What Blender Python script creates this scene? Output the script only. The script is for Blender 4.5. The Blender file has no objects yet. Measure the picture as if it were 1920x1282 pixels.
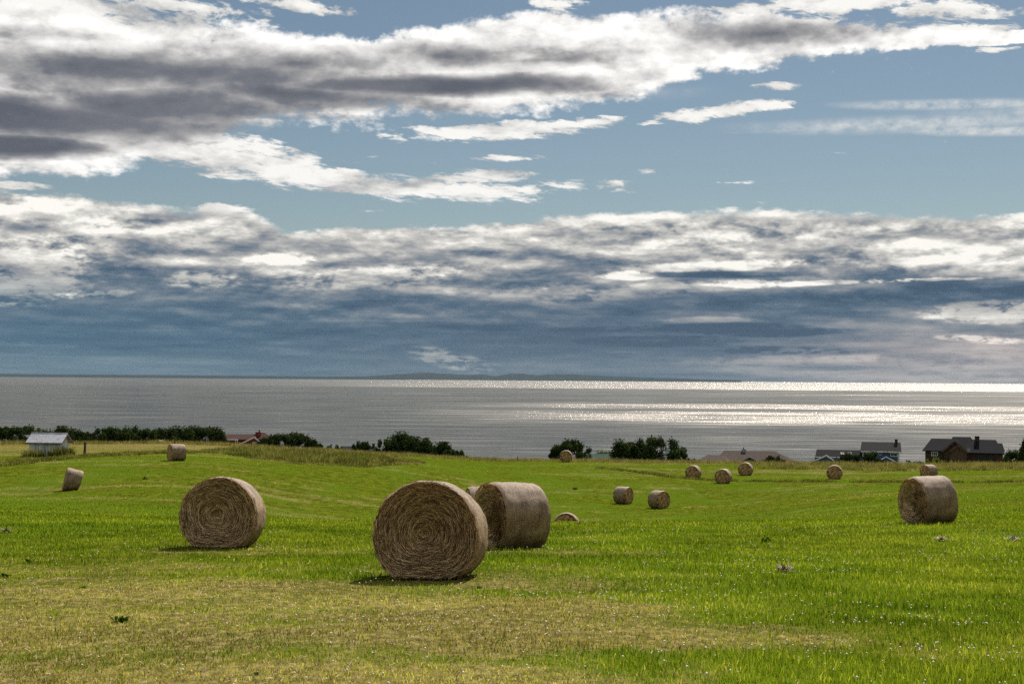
import bpy, bmesh, math, random
import numpy as np
from mathutils import Vector, Matrix

random.seed(7)
RNG = np.random.default_rng(11)
sc = bpy.context.scene
col = sc.collection
R = math.radians

# ------------------------------------------------------------------ camera
EYE = 62.0            # eye height above the sea, metres
FPX = 2667.0          # 50 mm lens seen in the 1920 px wide photograph
HZ = 709.0            # row of the horizon at the middle of the photograph
ROLL = 0.0078         # the photograph leans a little
cam_data = bpy.data.cameras.new('camera')
cam = bpy.data.objects.new('camera', cam_data)
col.objects.link(cam)
cam_data.lens = 50.0
cam_data.sensor_width = 36.0
cam_data.sensor_fit = 'HORIZONTAL'
cam_data.clip_start = 0.1
cam_data.clip_end = 300000.0
PITCH = math.atan((HZ - 641.0) / FPX)
cam_rot = Matrix.Rotation(R(90) + PITCH, 3, 'X') @ Matrix.Rotation(ROLL, 3, 'Z')
cam.matrix_world = Matrix.Translation((0, 0, EYE)) @ cam_rot.to_4x4()
sc.camera = cam
CR = np.array(cam_rot)


def ray(px, py):
    d = CR @ np.array([(px - 960.0) / FPX, -(py - 641.0) / FPX, -1.0])
    return d / np.linalg.norm(d)


def at(px, py, D):
    """world point seen at a place of the photograph, D metres away on the map"""
    d = ray(px, py)
    return d * (D / math.hypot(d[0], d[1])) + np.array([0, 0, EYE])


def azel(px, py):
    d = ray(px, py)
    return math.atan2(d[0], d[1]), math.asin(d[2])


# ------------------------------------------------------------------ exposure
sc.render.engine = 'CYCLES'
sc.view_settings.view_transform = 'Standard'
sc.view_settings.look = 'None'
sc.view_settings.gamma = 1.0
sc.view_settings.exposure = 0.85
sc.view_settings.use_curve_mapping = False
sc.cycles.use_denoising = False
sc.cycles.use_adaptive_sampling = True
sc.cycles.adaptive_threshold = 0.012
sc.cycles.adaptive_min_samples = 16
sc.cycles.max_bounces = 6
sc.cycles.diffuse_bounces = 3
sc.cycles.glossy_bounces = 2
sc.cycles.transmission_bounces = 3
sc.cycles.volume_bounces = 0
sc.cycles.sample_clamp_indirect = 4.0

# ------------------------------------------------------------------ sun
SUN_AZ, SUN_EL = 22.0, 47.0
sun_data = bpy.data.lights.new('sun', 'SUN')
sun_data.energy = 4.4
sun_data.angle = R(0.6)
sun_data.color = (1.0, 0.94, 0.84)
sun = bpy.data.objects.new('sun', sun_data)
col.objects.link(sun)
sdir = Vector((math.sin(R(SUN_AZ)) * math.cos(R(SUN_EL)), math.cos(R(SUN_AZ)) * math.cos(R(SUN_EL)), math.sin(R(SUN_EL))))
sun.rotation_euler = sdir.to_track_quat('Z', 'Y').to_euler()
sun.location = (60, 60, EYE + 80)

# ------------------------------------------------------------------ world: sky and clouds
world = bpy.data.worlds.new('World')
sc.world = world
world.use_nodes = True


class NB:
    """small helper that writes node arithmetic"""
    def __init__(self, tree):
        self.t = tree
        self.n = tree.nodes
        self.l = tree.links

    def node(self, kind, **kw):
        nd = self.n.new(kind)
        for k, v in kw.items():
            setattr(nd, k, v)
        return nd

    def put(self, sock, v):
        if isinstance(v, bpy.types.NodeSocket):
            self.l.new(v, sock)
        else:
            sock.default_value = v

    def m(self, op, a, b=None, c=None, clamp=False):
        nd = self.node('ShaderNodeMath', operation=op, use_clamp=clamp)
        self.put(nd.inputs[0], a)
        if b is not None:
            self.put(nd.inputs[1], b)
        if c is not None:
            self.put(nd.inputs[2], c)
        return nd.outputs[0]

    def add(self, a, b): return self.m('ADD', a, b)
    def sub(self, a, b): return self.m('SUBTRACT', a, b)
    def mul(self, a, b): return self.m('MULTIPLY', a, b)
    def div(self, a, b): return self.m('DIVIDE', a, b)
    def mad(self, a, b, c): return self.m('MULTIPLY_ADD', a, b, c)
    def mx(self, a, b): return self.m('MAXIMUM', a, b)
    def mn(self, a, b): return self.m('MINIMUM', a, b)

    def ss(self, x, lo, hi, o0=0.0, o1=1.0):
        nd = self.node('ShaderNodeMapRange', interpolation_type='SMOOTHSTEP')
        self.put(nd.inputs['Value'], x)
        nd.inputs['From Min'].default_value = lo
        nd.inputs['From Max'].default_value = hi
        nd.inputs['To Min'].default_value = o0
        nd.inputs['To Max'].default_value = o1
        return nd.outputs['Result']

    def vec(self, x, y, z=0.0):
        nd = self.node('ShaderNodeCombineXYZ')
        self.put(nd.inputs[0], x)
        self.put(nd.inputs[1], y)
        self.put(nd.inputs[2], z)
        return nd.outputs[0]

    def noise(self, v, scale, detail=4.0, rough=0.5, lac=2.0, dist=0.0, color=False):
        nd = self.node('ShaderNodeTexNoise', noise_dimensions='3D')
        if v is not None:
            self.l.new(v, nd.inputs['Vector'])
        nd.inputs['Scale'].default_value = scale
        nd.inputs['Detail'].default_value = detail
        nd.inputs['Roughness'].default_value = rough
        nd.inputs['Lacunarity'].default_value = lac
        nd.inputs['Distortion'].default_value = dist
        return nd.outputs['Color'] if color else nd.outputs['Fac']

    def fcurve(self, x, pts):
        nd = self.node('ShaderNodeFloatCurve')
        self.put(nd.inputs['Value'], x)
        cv = nd.mapping.curves[0]
        pts = sorted(pts)
        while len(cv.points) < len(pts):
            cv.points.new(0.5, 0.5)
        for p, (a, b) in zip(cv.points, pts):
            p.location = (a, b)
            p.handle_type = 'AUTO_CLAMPED'
        nd.mapping.update()
        return nd.outputs[0]

    def ramp(self, x, stops, interp='LINEAR'):
        nd = self.node('ShaderNodeValToRGB')
        self.put(nd.inputs[0], x)
        cr = nd.color_ramp
        cr.interpolation = interp
        while len(cr.elements) < len(stops):
            cr.elements.new(0.5)
        for el_, (p, c) in zip(cr.elements, stops):
            el_.position = p
            el_.color = (c[0], c[1], c[2], 1.0)
        return nd.outputs[0]

    def mix(self, f, a, b, blend='MIX'):
        nd = self.node('ShaderNodeMix', data_type='RGBA', blend_type=blend)
        self.put(nd.inputs[0], f)
        for s, v in ((nd.inputs[6], a), (nd.inputs[7], b)):
            if isinstance(v, bpy.types.NodeSocket):
                self.l.new(v, s)
            else:
                s.default_value = (v[0], v[1], v[2], 1.0)
        return nd.outputs[2]


def build_world():
    w = NB(world.node_tree)
    w.n.clear()
    out = w.node('ShaderNodeOutputWorld')
    STR = 0.06
    sky = w.node('ShaderNodeTexSky', sky_type='NISHITA')
    sky.sun_disc = False
    sky.sun_elevation = R(SUN_EL)
    sky.sun_rotation = R(SUN_AZ)
    sky.altitude = 60.0
    sky.air_density = 1.0
    sky.dust_density = 0.3
    sky.ozone_density = 2.0
    tc = w.node('ShaderNodeTexCoord')
    sx = w.node('ShaderNodeSeparateXYZ')
    w.l.new(tc.outputs['Generated'], sx.inputs[0])
    x, y, z = sx.outputs
    az = w.m('ARCTAN2', x, y)
    el = w.m('ARCSINE', z)
    a = w.mad(az, FPX / 1920.0, 0.5)            # 0..1 across the frame
    e = w.mul(el, FPX / 1000.0)                 # 0..0.71 from horizon to top
    h = w.mx(w.m('SQRT', w.sub(1.0, w.mul(z, z))), 0.02)
    elp = w.mx(el, 0.0)
    gz = w.mul(w.m('LOGARITHM', w.add(elp, 0.09), math.e), 0.75)
    cx, cy = w.div(x, h), w.div(y, h)
    P = w.vec(cx, cy, gz)
    P2 = w.vec(cx, cy, w.add(gz, 0.026))        # the same a little higher up, for relief
    W = w.node('ShaderNodeSeparateColor')
    w.l.new(w.noise(P, 7.0, 5.0, 0.55, color=True), W.inputs[0])
    amp = w.mn(w.mad(e, 1.0, 0.12), 0.8)
    a1 = w.mad(w.sub(W.outputs[0], 0.5), 0.11, a)
    e1 = w.mad(w.mul(w.sub(W.outputs[1], 0.5), amp), 0.16, e)
    n1 = w.noise(P, 14.0, 6.0, 0.55)
    n1b = w.noise(P2, 14.0, 6.0, 0.55)
    n2 = w.noise(P, 5.0, 5.0, 0.55)
    # puffs: less stretched than the sheets, so that edges billow
    lift = w.mul(w.m('LOGARITHM', w.add(elp, 0.16), math.e), 0.55)
    PF = w.vec(w.mad(w.sub(W.outputs[2], 0.5), 0.03, cx), cy, lift)
    PF2 = w.vec(w.mad(w.sub(W.outputs[2], 0.5), 0.03, cx), cy, w.add(lift, 0.012))

    def puff(v):
        nd = w.node('ShaderNodeTexVoronoi', voronoi_dimensions='3D', feature='F1', normalize=True)
        w.l.new(v, nd.inputs['Vector'])
        nd.inputs['Scale'].default_value = 26.0
        nd.inputs['Detail'].default_value = 3.0
        nd.inputs['Roughness'].default_value = 0.55
        nd.inputs['Lacunarity'].default_value = 2.2
        return w.sub(0.30, nd.outputs['Distance'])
    pf, pf2 = puff(PF), puff(PF2)
    fine = w.noise(PF, 95.0, 6.0, 0.62)
    relief = w.mad(w.sub(pf, pf2), 0.5, w.sub(n1, n1b))
    nn = w.add(w.sub(w.mad(fine, 0.45, n1), 0.725), w.mul(pf, 0.26))     # about -0.3..0.3
    T = w.mad(a1, 1 / 3.0, 1 / 3.0)             # curve parameter, px -1920..3840

    def X(px): return (px / 1920.0 + 1.0) / 3.0

    def pe(px, py):
        A, E = azel(px, py)
        return A * FPX / 1920.0 + 0.5, E * FPX / 1000.0

    def curve_px(pts):
        return w.fcurve(T, [((pe(px, py)[0] + 1) / 3, pe(px, py)[1]) for px, py in pts])

    V = w.vec(a1, e1, 0.0)
    Vs = w.vec(w.mad(w.sub(W.outputs[0], 0.5), 0.03, a), w.mad(w.mul(w.sub(W.outputs[1], 0.5), amp), 0.045, e), 0.0)

    def blob(px, py, rx, ry, rot=0.0, v=None, soft=True):
        mp = w.node('ShaderNodeMapping', vector_type='TEXTURE')
        w.l.new(v or V, mp.inputs['Vector'])
        A, E = pe(px, py)
        k = 1000.0 / 1920.0
        # work in an isotropic frame: a is scaled, so keep rotations small
        mp.inputs['Location'].default_value = (A, E, 0)
        mp.inputs['Rotation'].default_value = (0, 0, math.atan(math.tan(R(rot)) * 1920.0 / 1000.0))
        mp.inputs['Scale'].default_value = (rx / 1920.0, ry / 1000.0, 1)
        g = w.node('ShaderNodeTexGradient', gradient_type='SPHERICAL')
        w.l.new(mp.outputs[0], g.inputs[0])
        return g.outputs['Fac']

    def total(lst, op='MAXIMUM', v=None, sharp=None):
        acc = None
        for it in lst:
            s = blob(*it[:5], v=v)
            if sharp is not None:
                s = w.ss(w.add(s, w.mul(sharp, s)), 0.02, 0.55)
            if len(it) > 5:
                s = w.mul(s, it[5])
            acc = s if acc is None else w.m(op, acc, s)
        return acc

    # ---------------- upper cloud band sweeping up to the right
    cen = curve_px([(-1900, 260), (-700, 215), (0, 178), (250, 165), (500, 148), (800, 130), (1100, 112), (1400, 82), (1700, 72), (1900, 62), (2300, 40), (3800, 20)])
    hw = w.fcurve(T, [(X(-1900), .10), (X(-700), .14), (X(0), .150), (X(300), .118), (X(600), .094), (X(1000), .080), (X(1250), .074), (X(1450), .053), (X(1650), .027), (X(1850), .014), (X(2050), .012), (X(2600), .05), (X(3800), .10)])
    t = w.div(w.sub(e1, cen), hw)
    prof = w.mx(w.sub(1.0, w.mul(t, t)), -3.0)
    band = w.mad(nn, w.ss(a, 0.55, 0.9, 1.7, 2.5), w.mad(prof, 0.75, 0.05))
    # ---------------- single clouds in the blue
    singles = total([
        (60, 30, 420, 95, 3), (250, 60, 300, 60, 5), (420, 292, 360, 50, -8), (560, 325, 330, 34, -7), (770, 352, 300, 30, -3, .95),
        (905, 356, 160, 22, 0), (900, 327, 120, 20, 3, .9), (930, 243, 290, 22, 3.5, 1.0), (1060, 232, 170, 16, 6, .85),
        (1330, 212, 200, 18, 7, .85), (1410, 198, 110, 15, 3, .95), (1055, 345, 70, 16, 0, .7), (1140, 346, 60, 14, 0, .65), (955, 294, 90, 9, 0, .7),
        (1372, 343, 60, 5, 0, .45), (1200, 322, 44, 9, 4, .46), (1320, 381, 50, 6, 0, .40), (1460, 160, 80, 10, 3, .6), (1050, 12, 70, 26, 8, .75), (560, 8, 130, 18, -6, .9),
        (330, 8, 240, 18, 0, .8), (1580, 4, 330, 30, 3, .95), (1800, 20, 200, 24, -4, .7), (1790, 55, 200, 26, -2, .8), (1500, 50, 200, 30, 3, .7),
        (1870, 92, 70, 8, 0, .6), (20, 345, 90, 12, 0, .8), (410, 392, 90, 18, 0, .9), (680, 397, 60, 6, 0, .5), (85, 309, 30, 8, 0, .5)], v=Vs)
    wisp = w.noise(w.vec(w.mul(cx, 1.0), cy, w.mad(gz, 1.4, w.mul(a, 0.25))), 42.0, 8.0, 0.68, dist=0.35)
    single = w.add(w.mad(w.sub(wisp, 0.5), 2.8, -0.42), w.mul(w.m('POWER', singles, 0.75), 1.35))
    # ---------------- broken cloud overhead, out of the frame, cover thickened to add fill light
    high = w.ss(e, 0.72, 1.05)
    over = w.mad(high, 0.88, w.add(w.mad(w.sub(n2, 0.5), 2.6, w.mul(nn, 1.3)), -0.62))
    over = w.mad(w.sub(1.0, high), -1.0, over)
    # ---------------- low bank reaching down to the horizon
    top = curve_px([(-1900, 380), (-700, 345), (0, 352), (120, 362), (300, 388), (440, 402), (560, 436), (640, 424), (800, 420), (960, 414), (1200, 401), (1500, 397), (1750, 402), (1920, 404), (2400, 395), (3800, 370)])
    e2 = w.mad(w.mul(w.sub(W.outputs[2], 0.5), amp), 0.07, e)
    depth = w.sub(top, e2)
    low = w.mad(nn, 0.055, depth)
    bank_a = w.ss(low, -0.003, 0.010)

    # ---------------- brightness of the upper clouds (backlit: thin is white, thick is grey)
    dark_u = total([(70, 222, 560, 52, 0, 1.15), (300, 205, 300, 50, 4, 1.15), (560, 178, 330, 34, -2, .95), (790, 160, 460, 26, 2, 1.2), (330, 140, 560, 58, 2, .80), (560, 120, 330, 40, 2, .62), (840, 108, 260, 36, 0, .55),
                    (40, 272, 200, 30, 3, 1.35), (400, 272, 110, 12, 4, .7), (150, 120, 220, 22, 6, .5), (1030, 112, 260, 16, 2, .42), (1430, 66, 210, 36, 2, .62), (1340, 80, 130, 36, 20, .4),
                    (1500, 72, 130, 20, -2, .4), (90, 70, 160, 18, 0, .3), (560, 222, 420, 12, 2, .42), (40, 20, 120, 16, 4, .22)], v=Vs)
    outside = w.mx(w.ss(w.m('ABSOLUTE', w.sub(a, 0.5)), 0.5, 0.9), w.ss(e, 0.70, 0.84))
    dark_g = w.mul(w.mul(outside, 0.9), w.ss(w.mad(prof, 0.1, n2), 0.42, 0.66))

    def upper(dk):
        calm = w.sub(1.0, w.mul(w.mn(dk, 1.0), 0.72))
        b_ = w.add(w.mul(w.mad(relief, 1.8, w.mul(w.sub(fine, 0.5), 0.35)), calm), w.mad(w.mul(w.m('POWER', w.mn(dk, 0.85), 0.85), w.mad(w.sub(n2, 0.5), 1.6, w.mad(nn, 0.5, 1.0))), -1.0, 0.88))
        return w.ramp(b_, [(0.0, (.118, .130, .160)), (0.22, (.185, .194, .222)), (0.45, (.38, .375, .38)), (0.66, (.68, .67, .655)), (0.86, (.92, .905, .88)), (1.0, (1.08, 1.06, 1.03))])
    cu = upper(w.mx(dark_u, dark_g))
    cu_g = upper(dark_g)

    # ---------------- brightness of the bank
    dn = w.mad(w.sub(n2, 0.5), 0.10, depth)
    base = w.fcurve(w.mul(w.mx(dn, 0.0), 2.5), [(0.0, .84), (.05, .77), (.14, .66), (.22, .55), (.29, .40), (.38, .29), (.50, .21), (.60, .18), (.67, .20), (.74, .24), (1.0, .24)])
    edge = w.add(w.mul(nn, 4.4), w.mul(w.sub(fine, 0.5), 2.2))
    lit = total([(525, 487, 85, 15, 0, .42), (380, 524, 100, 20, 0, .32), (690, 520, 230, 24, 5, .26), (800, 508, 110, 14, 3, .14), (60, 510, 150, 70, 25, .30), (180, 450, 110, 50, 35, .20), (240, 500, 60, 10, 0, .25), (100, 395, 320, 36, -6, .12),
                 (1330, 498, 250, 12, 2, .34), (1180, 516, 75, 11, 0, .42), (1410, 532, 120, 10, -1, .36), (1560, 530, 200, 6, 1.4, .36), (1720, 526, 160, 4, 1.2, .40), (1230, 545, 320, 18, 5, .17), (960, 540, 150, 14, 3, .12), (1640, 478, 420, 34, -3, .11), (1820, 500, 260, 22, -2, .12),
                 (1870, 585, 170, 26, 0, .42), (1850, 636, 110, 9, -4, .36), (1320, 600, 140, 9, 0, .22), (850, 674, 110, 22, -14, .34), (960, 690, 180, 9, 0, .08), (1480, 672, 260, 14, 2, .13), (1700, 690, 420, 30, 0, .10), (180, 550, 90, 10, 4, .30), (15, 570, 60, 8, 0, .28), (1330, 435, 800, 24, 0, .12), (330, 620, 60, 14, -8, .05)], op='ADD', v=Vs, sharp=edge)
    drk = total([(1620, 556, 560, 26, 1.5, .17), (1400, 618, 190, 16, -1, .34), (1500, 625, 140, 8, 2, .2), (1470, 658, 190, 11, 0, .34), (1250, 640, 200, 14, 0, .2), (1200, 615, 200, 8, 1, .14), (1100, 632, 300, 22, 0, .07), (200, 648, 420, 22, 0, .10), (700, 600, 700, 60, 0, .06), (1500, 462, 120, 15, 0, .18),
                 (1100, 440, 180, 10, 0, .16), (1700, 440, 160, 10, 0, .12), (1570, 690, 120, 6, 2, .13), (250, 470, 50, 50, 0, .26), (60, 415, 120, 22, 0, .2), (640, 472, 260, 22, -2, .16), (1350, 514, 200, 8, 0, .24), (1840, 552, 200, 14, 3, .10), (1020, 500, 260, 14, 0, .10)], op='ADD', v=Vs, sharp=edge)
    rl = w.fcurve(w.mul(w.mx(depth, 0.0), 2.5), [(0.0, .6), (.12, 1.0), (.3, .8), (.5, .34), (.75, .12), (1.0, .10)])
    right = w.ss(a, 0.58, 0.95)
    hzr = w.mul(w.mul(right, w.ss(e, 0.16, 0.05)), 0.34)
    strata = w.noise(w.vec(cx, cy, w.mul(gz, 2.6)), 9.0, 6.0, 0.6)
    rough = w.add(w.mul(w.add(w.mul(relief, 1.8), w.add(w.mul(nn, 0.40), w.mul(w.sub(fine, 0.5), 0.38))), rl), w.mul(w.mul(w.sub(strata, 0.5), 0.60), w.ss(depth, 0.06, 0.14)))
    teal = w.mul(w.mul(w.ss(a, 0.55, 0.05), w.ss(e, 0.20, 0.05)), 0.8)
    lav = w.mul(w.mul(right, w.ss(e, 0.11, 0.06)), 0.8)

    def bank(bsum):
        b_ = w.add(w.add(bsum, hzr), rough)
        k_ = w.ramp(b_, [(0.0, (.062, .105, .165)), (0.18, (.095, .150, .215)), (0.34, (.175, .215, .265)), (0.55, (.36, .37, .38)), (0.78, (.64, .625, .585)), (1.0, (1.02, .99, .93))])
        k_ = w.mix(teal, k_, w.mix(1.0, k_, (.80, 1.06, 1.10), 'MULTIPLY'))
        return w.mix(lav, k_, w.mix(1.0, k_, (1.13, .99, .98), 'MULTIPLY'))
    cb = bank(w.sub(w.add(base, lit), drk))
    cb_g = bank(base)

    # ---------------- thin high veils at the right
    Vc = w.vec(w.mad(w.sub(W.outputs[0], 0.5), 0.05, a), w.mad(w.sub(W.outputs[1], 0.5), 0.02, e), 0.0)
    ci = total([(1700, 232, 420, 22, -0.5, .9), (1850, 246, 260, 13, -3.5, 1.1), (1780, 196, 260, 14, -2.5, 1.1), (2000, 216, 360, 40, -2, .8), (1520, 240, 220, 9, 2, .6), (1220, 176, 190, 24, 2, .34), (1560, 95, 500, 24, 2, .3)], v=Vc)
    cia = w.mul(w.ss(ci, 0.05, 0.85), w.mad(w.sub(fine, 0.5), 2.6, 0.66))
    cia = w.m('MULTIPLY', cia, 0.95, clamp=True)

    # ---------------- put together; colours are divided by the strength of the background
    k = 1.0 / (STR * 2 ** sc.view_settings.exposure)
    skyc = w.mix(1.0, sky.outputs[0], (0.53, 0.525, 0.485), 'MULTIPLY')

    def s(c, f=1.0):
        return w.mix(1.0, c, (k * f, k * f, k * f), 'MULTIPLY')
    def shader(cc):
        b_ = w.node('ShaderNodeBackground')
        b_.inputs['Strength'].default_value = STR
        w.l.new(cc, b_.inputs['Color'])
        return b_.outputs[0]

    def mixs(f, p, q):
        nd = w.node('ShaderNodeMixShader')
        w.put(nd.inputs[0], f)
        w.l.new(p, nd.inputs[1])
        w.l.new(q, nd.inputs[2])
        return nd.outputs[0]
    over_a = w.ss(over, 0.0, 0.4)
    band_a = w.ss(band, 0.0, 0.36)
    c = w.mix(cia, skyc, s(w.ramp(0.5, [(0, (.62, .65, .66)), (1, (.70, .72, .72))])))
    c = w.mix(over_a, c, s(cu))
    c = w.mix(w.ss(single, -0.02, 0.42), c, s(w.ramp(w.mad(relief, 2.4, w.mad(single, 0.40, 0.52)), [(0.2, (.45, .46, .47)), (0.6, (.78, .77, .74)), (0.9, (.98, .96, .92))])))
    c = w.mix(band_a, c, s(cu))
    # front-lit clouds behind the camera, whitened out of view to add fill light
    fill_white = w.ss(w.mad(x, math.sin(R(SUN_AZ)), w.mul(y, math.cos(R(SUN_AZ)))), 0.15, -0.75, 0.0, 0.85)
    white = (1.0, .985, .95)
    cu_g = w.mix(fill_white, cu_g, white)
    cb_g = w.mix(fill_white, cb_g, white)
    g = w.mix(over_a, skyc, s(cu_g))
    g = w.mix(band_a, g, s(cu_g))
    # the single clouds only stand ahead of the camera, elsewhere their nodes are skipped
    off = w.m('ABSOLUTE', w.sub(a, 0.5))
    near_up = w.mul(w.m('LESS_THAN', off, 0.95), w.m('LESS_THAN', e, 0.86))
    near_lo = w.m('LESS_THAN', off, 0.95)
    up = mixs(near_up, shader(g), shader(c))
    lo = mixs(near_lo, shader(s(cb_g)), shader(s(cb)))
    w.l.new(mixs(bank_a, up, lo), out.inputs[0])


build_world()
world.cycles.sampling_method = 'MANUAL'
world.cycles.sample_map_resolution = 1024

# ================================================================== structure
SEA = 0.0


def hash2(ix, iy, seed):
    n = (ix.astype(np.int64) * 374761393 + iy.astype(np.int64) * 668265263 + seed * 982451653) & 0x7fffffff
    n = ((n ^ (n >> 13)) * 1274126177) & 0x7fffffff
    n = (n ^ (n >> 16)) & 0xffffff
    return n / float(0xffffff)


def vnoise(x, y, seed=0):
    x = np.asarray(x, float)
    y = np.asarray(y, float)
    ix, iy = np.floor(x), np.floor(y)
    fx, fy = x - ix, y - iy
    fx = fx * fx * (3 - 2 * fx)
    fy = fy * fy * (3 - 2 * fy)
    h00, h10 = hash2(ix, iy, seed), hash2(ix + 1, iy, seed)
    h01, h11 = hash2(ix, iy + 1, seed), hash2(ix + 1, iy + 1, seed)
    return (h00 * (1 - fx) + h10 * fx) * (1 - fy) + (h01 * (1 - fx) + h11 * fx) * fy


def fbm(x, y, oct=4, seed=0, gain=0.5):
    s, a, t = 0.0, 1.0, 0.0
    for k in range(oct):
        s = s + a * vnoise(np.asarray(x) * 2 ** k + 17.3 * k, np.asarray(y) * 2 ** k - 9.1 * k, seed + k)
        t += a
        a *= gain
    return s / t


def sstep(x, a, b):
    t = np.clip((np.asarray(x, float) - a) / (b - a), 0, 1)
    return t * t * (3 - 2 * t)


def pchip(xs, ys, x):
    xs, ys = np.asarray(xs, float), np.asarray(ys, float)
    h = np.diff(xs)
    d = np.diff(ys) / h
    m = np.zeros_like(ys)
    m[0], m[-1] = d[0], d[-1]
    for k in range(1, len(xs) - 1):
        if d[k - 1] * d[k] > 0:
            w1, w2 = 2 * h[k] + h[k - 1], h[k] + 2 * h[k - 1]
            m[k] = (w1 + w2) / (w1 / d[k - 1] + w2 / d[k])
    x = np.clip(x, xs[0], xs[-1])
    i = np.clip(np.searchsorted(xs, x) - 1, 0, len(xs) - 2)
    t = (x - xs[i]) / h[i]
    return ((1 + 2 * t) * (1 - t) ** 2 * ys[i] + t * (1 - t) ** 2 * h[i] * m[i] + t * t * (3 - 2 * t) * ys[i + 1] + t * t * (t - 1) * h[i] * m[i + 1])


# where the ground lies: rows of the photograph at map distances, for columns of the photograph
TD = [45, 60, 80, 92, 105, 128, 150, 180, 220, 260, 330]
TROWS = {
    -500: [966, 956, 940, 928, 912, 875, 858, 842, 830, 838, 868],
    0: [968, 962, 950, 940, 922, 877, 857, 843, 832, 841, 868],
    320: [974, 972, 950, 932, 906, 865, 850, 840, 832, 842, 868],
    560: [977, 980, 972, 958, 932, 880, 862, 850, 842, 850, 872],
    760: [980, 986, 988, 982, 955, 908, 876, 862, 854, 861, 878],
    960: [981, 990, 1002, 1007, 984, 940, 903, 879, 863, 870, 884],
    1280: [981, 986, 991, 993, 975, 945, 908, 884, 867, 876, 886],
    1600: [981, 972, 958, 949, 938, 918, 904, 888, 870, 877, 886],
    1920: [979, 960, 940, 930, 921, 909, 900, 886, 868, 876, 886],
    2600: [976, 955, 932, 920, 910, 898, 890, 880, 866, 874, 884]}
_px = sorted(TROWS)
_azs = np.array([azel(p, 900)[0] for p in _px])
_D0 = [0.0, 6.0, 12.0, 22.0, 31.0]
_far = [420.0, 560.0, 700.0, 900.0, 3000.0]
_zf = [-27.0, -42.0, -55.0, -70.0, -74.0]
_Ds = np.array(_D0 + TD + _far)
_logD = np.log(_Ds + 4.0)
_tab = []
for p in _px:
    z0 = [-(1.66 + 0.064 * d) for d in _D0]
    zt = [at(p, r, d)[2] - EYE for r, d in zip(TROWS[p], TD)]
    _tab.append(z0 + zt + _zf)
_tab = np.array(_tab)
_gl = np.linspace(_logD[0], _logD[-1], 900)
_rows = np.array([pchip(_logD, r, _gl) for r in _tab])
_ga = np.linspace(_azs[0], _azs[-1], 300)
_grid = np.array([pchip(_azs, _rows[:, k], _ga) for k in range(len(_gl))]).T     # az x D


def ground_z(x, y, bumps=True):
    x, y = np.asarray(x, float), np.asarray(y, float)
    az = np.arctan2(x, y)
    D = np.hypot(x, y)
    fa = np.clip((az - _ga[0]) / (_ga[1] - _ga[0]), 0, len(_ga) - 1.001)
    fl = np.clip((np.log(D + 4.0) - _gl[0]) / (_gl[1] - _gl[0]), 0, len(_gl) - 1.001)
    ia, il = fa.astype(int), fl.astype(int)
    ta, tl = fa - ia, fl - il
    z = (_grid[ia, il] * (1 - ta) + _grid[ia + 1, il] * ta) * (1 - tl) + (_grid[ia, il + 1] * (1 - ta) + _grid[ia + 1, il + 1] * ta) * tl
    if bumps:
        z = z + (fbm(x / 2.2, y / 2.2, 3, 5) - 0.5) * 0.07 * sstep(D, 4, 12) * sstep(D, 300, 200)
        z = z + (fbm(x / 11, y / 11, 3, 9) - 0.5) * 0.22 * sstep(D, 50, 90) * sstep(D, 300, 200)
    return z + EYE


def on_ground(px, py, Dmin=8.0, Dmax=260.0):
    """first point of the ground along the ray through a place of the photograph"""
    d = ray(px, py)
    hl = math.hypot(d[0], d[1])
    Ds = np.linspace(Dmin, Dmax, 6000)
    X, Y, Z = d[0] / hl * Ds, d[1] / hl * Ds, EYE + d[2] / hl * Ds
    below = Z <= ground_z(X, Y)
    k = int(np.argmax(below)) if below.any() else len(Ds) - 1
    return np.array([X[k], Y[k], ground_z(X[k], Y[k])]), Ds[k]


def px_of(x, y):
    return 960.0 + FPX * np.tan(np.clip(np.arctan2(x, y), -1.2, 1.2))


# ------------------------------------------------------------------ where the sward is dry, where it is lush
HEDGE_L = [(-260, 895), (0, 872), (60, 868), (130, 862), (200, 857), (270, 852), (350, 852), (440, 852), (520, 846)]


def dryness(x, y):
    D = np.hypot(x, y)
    p = px_of(x, y)
    n = fbm(x / 3.2, y / 1.6, 4, 21)
    nb = fbm(x / 14.0, y / 6.0, 4, 33)
    nf = fbm(x / 0.5, y / 0.35, 2, 41)
    Dw = D + (fbm(x / 7.0, y / 4.0, 3, 47) - 0.5) * 24.0 * sstep(D, 12, 22)
    near = sstep(Dw, 39 - 13 * sstep(p, 900, 1800) + 4 * sstep(p, 500, 0), 10.5)
    base = 0.08 + 0.74 * near * (1 - 0.62 * sstep(p, 850, 1550) * sstep(D, 8.5, 12.5))
    base = base + 0.10 * sstep(D, 60, 90) + 0.12 * sstep(D, 150, 180) * sstep(p, 1000, 1300)
    rows = np.sin((y * 0.95 + x * 0.30) * 2 * np.pi / 4.6 + 5.0 * fbm(x / 20, y / 20, 2, 88))
    base = base + 0.18 * rows * sstep(D, 48, 70)
    plate = sstep(p, 640, 420) * sstep(D, 146, 154) * 0.85
    base = np.maximum(base, plate)
    v = base + (n - 0.5) * 1.15 * (0.4 + 0.6 * np.clip(base * 1.6, 0, 1)) + (nb - 0.5) * (0.75 + 0.45 * sstep(D, 50, 80)) + (nf - 0.5) * 0.45
    return np.clip(v, 0, 1)


# ------------------------------------------------------------------ mesh helpers
def new_mat(name):
    m = bpy.data.materials.new(name)
    m.use_nodes = True
    b = NB(m.node_tree)
    b.bsdf = m.node_tree.nodes['Principled BSDF']
    b.out = m.node_tree.nodes['Material Output']
    return m, b


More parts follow.
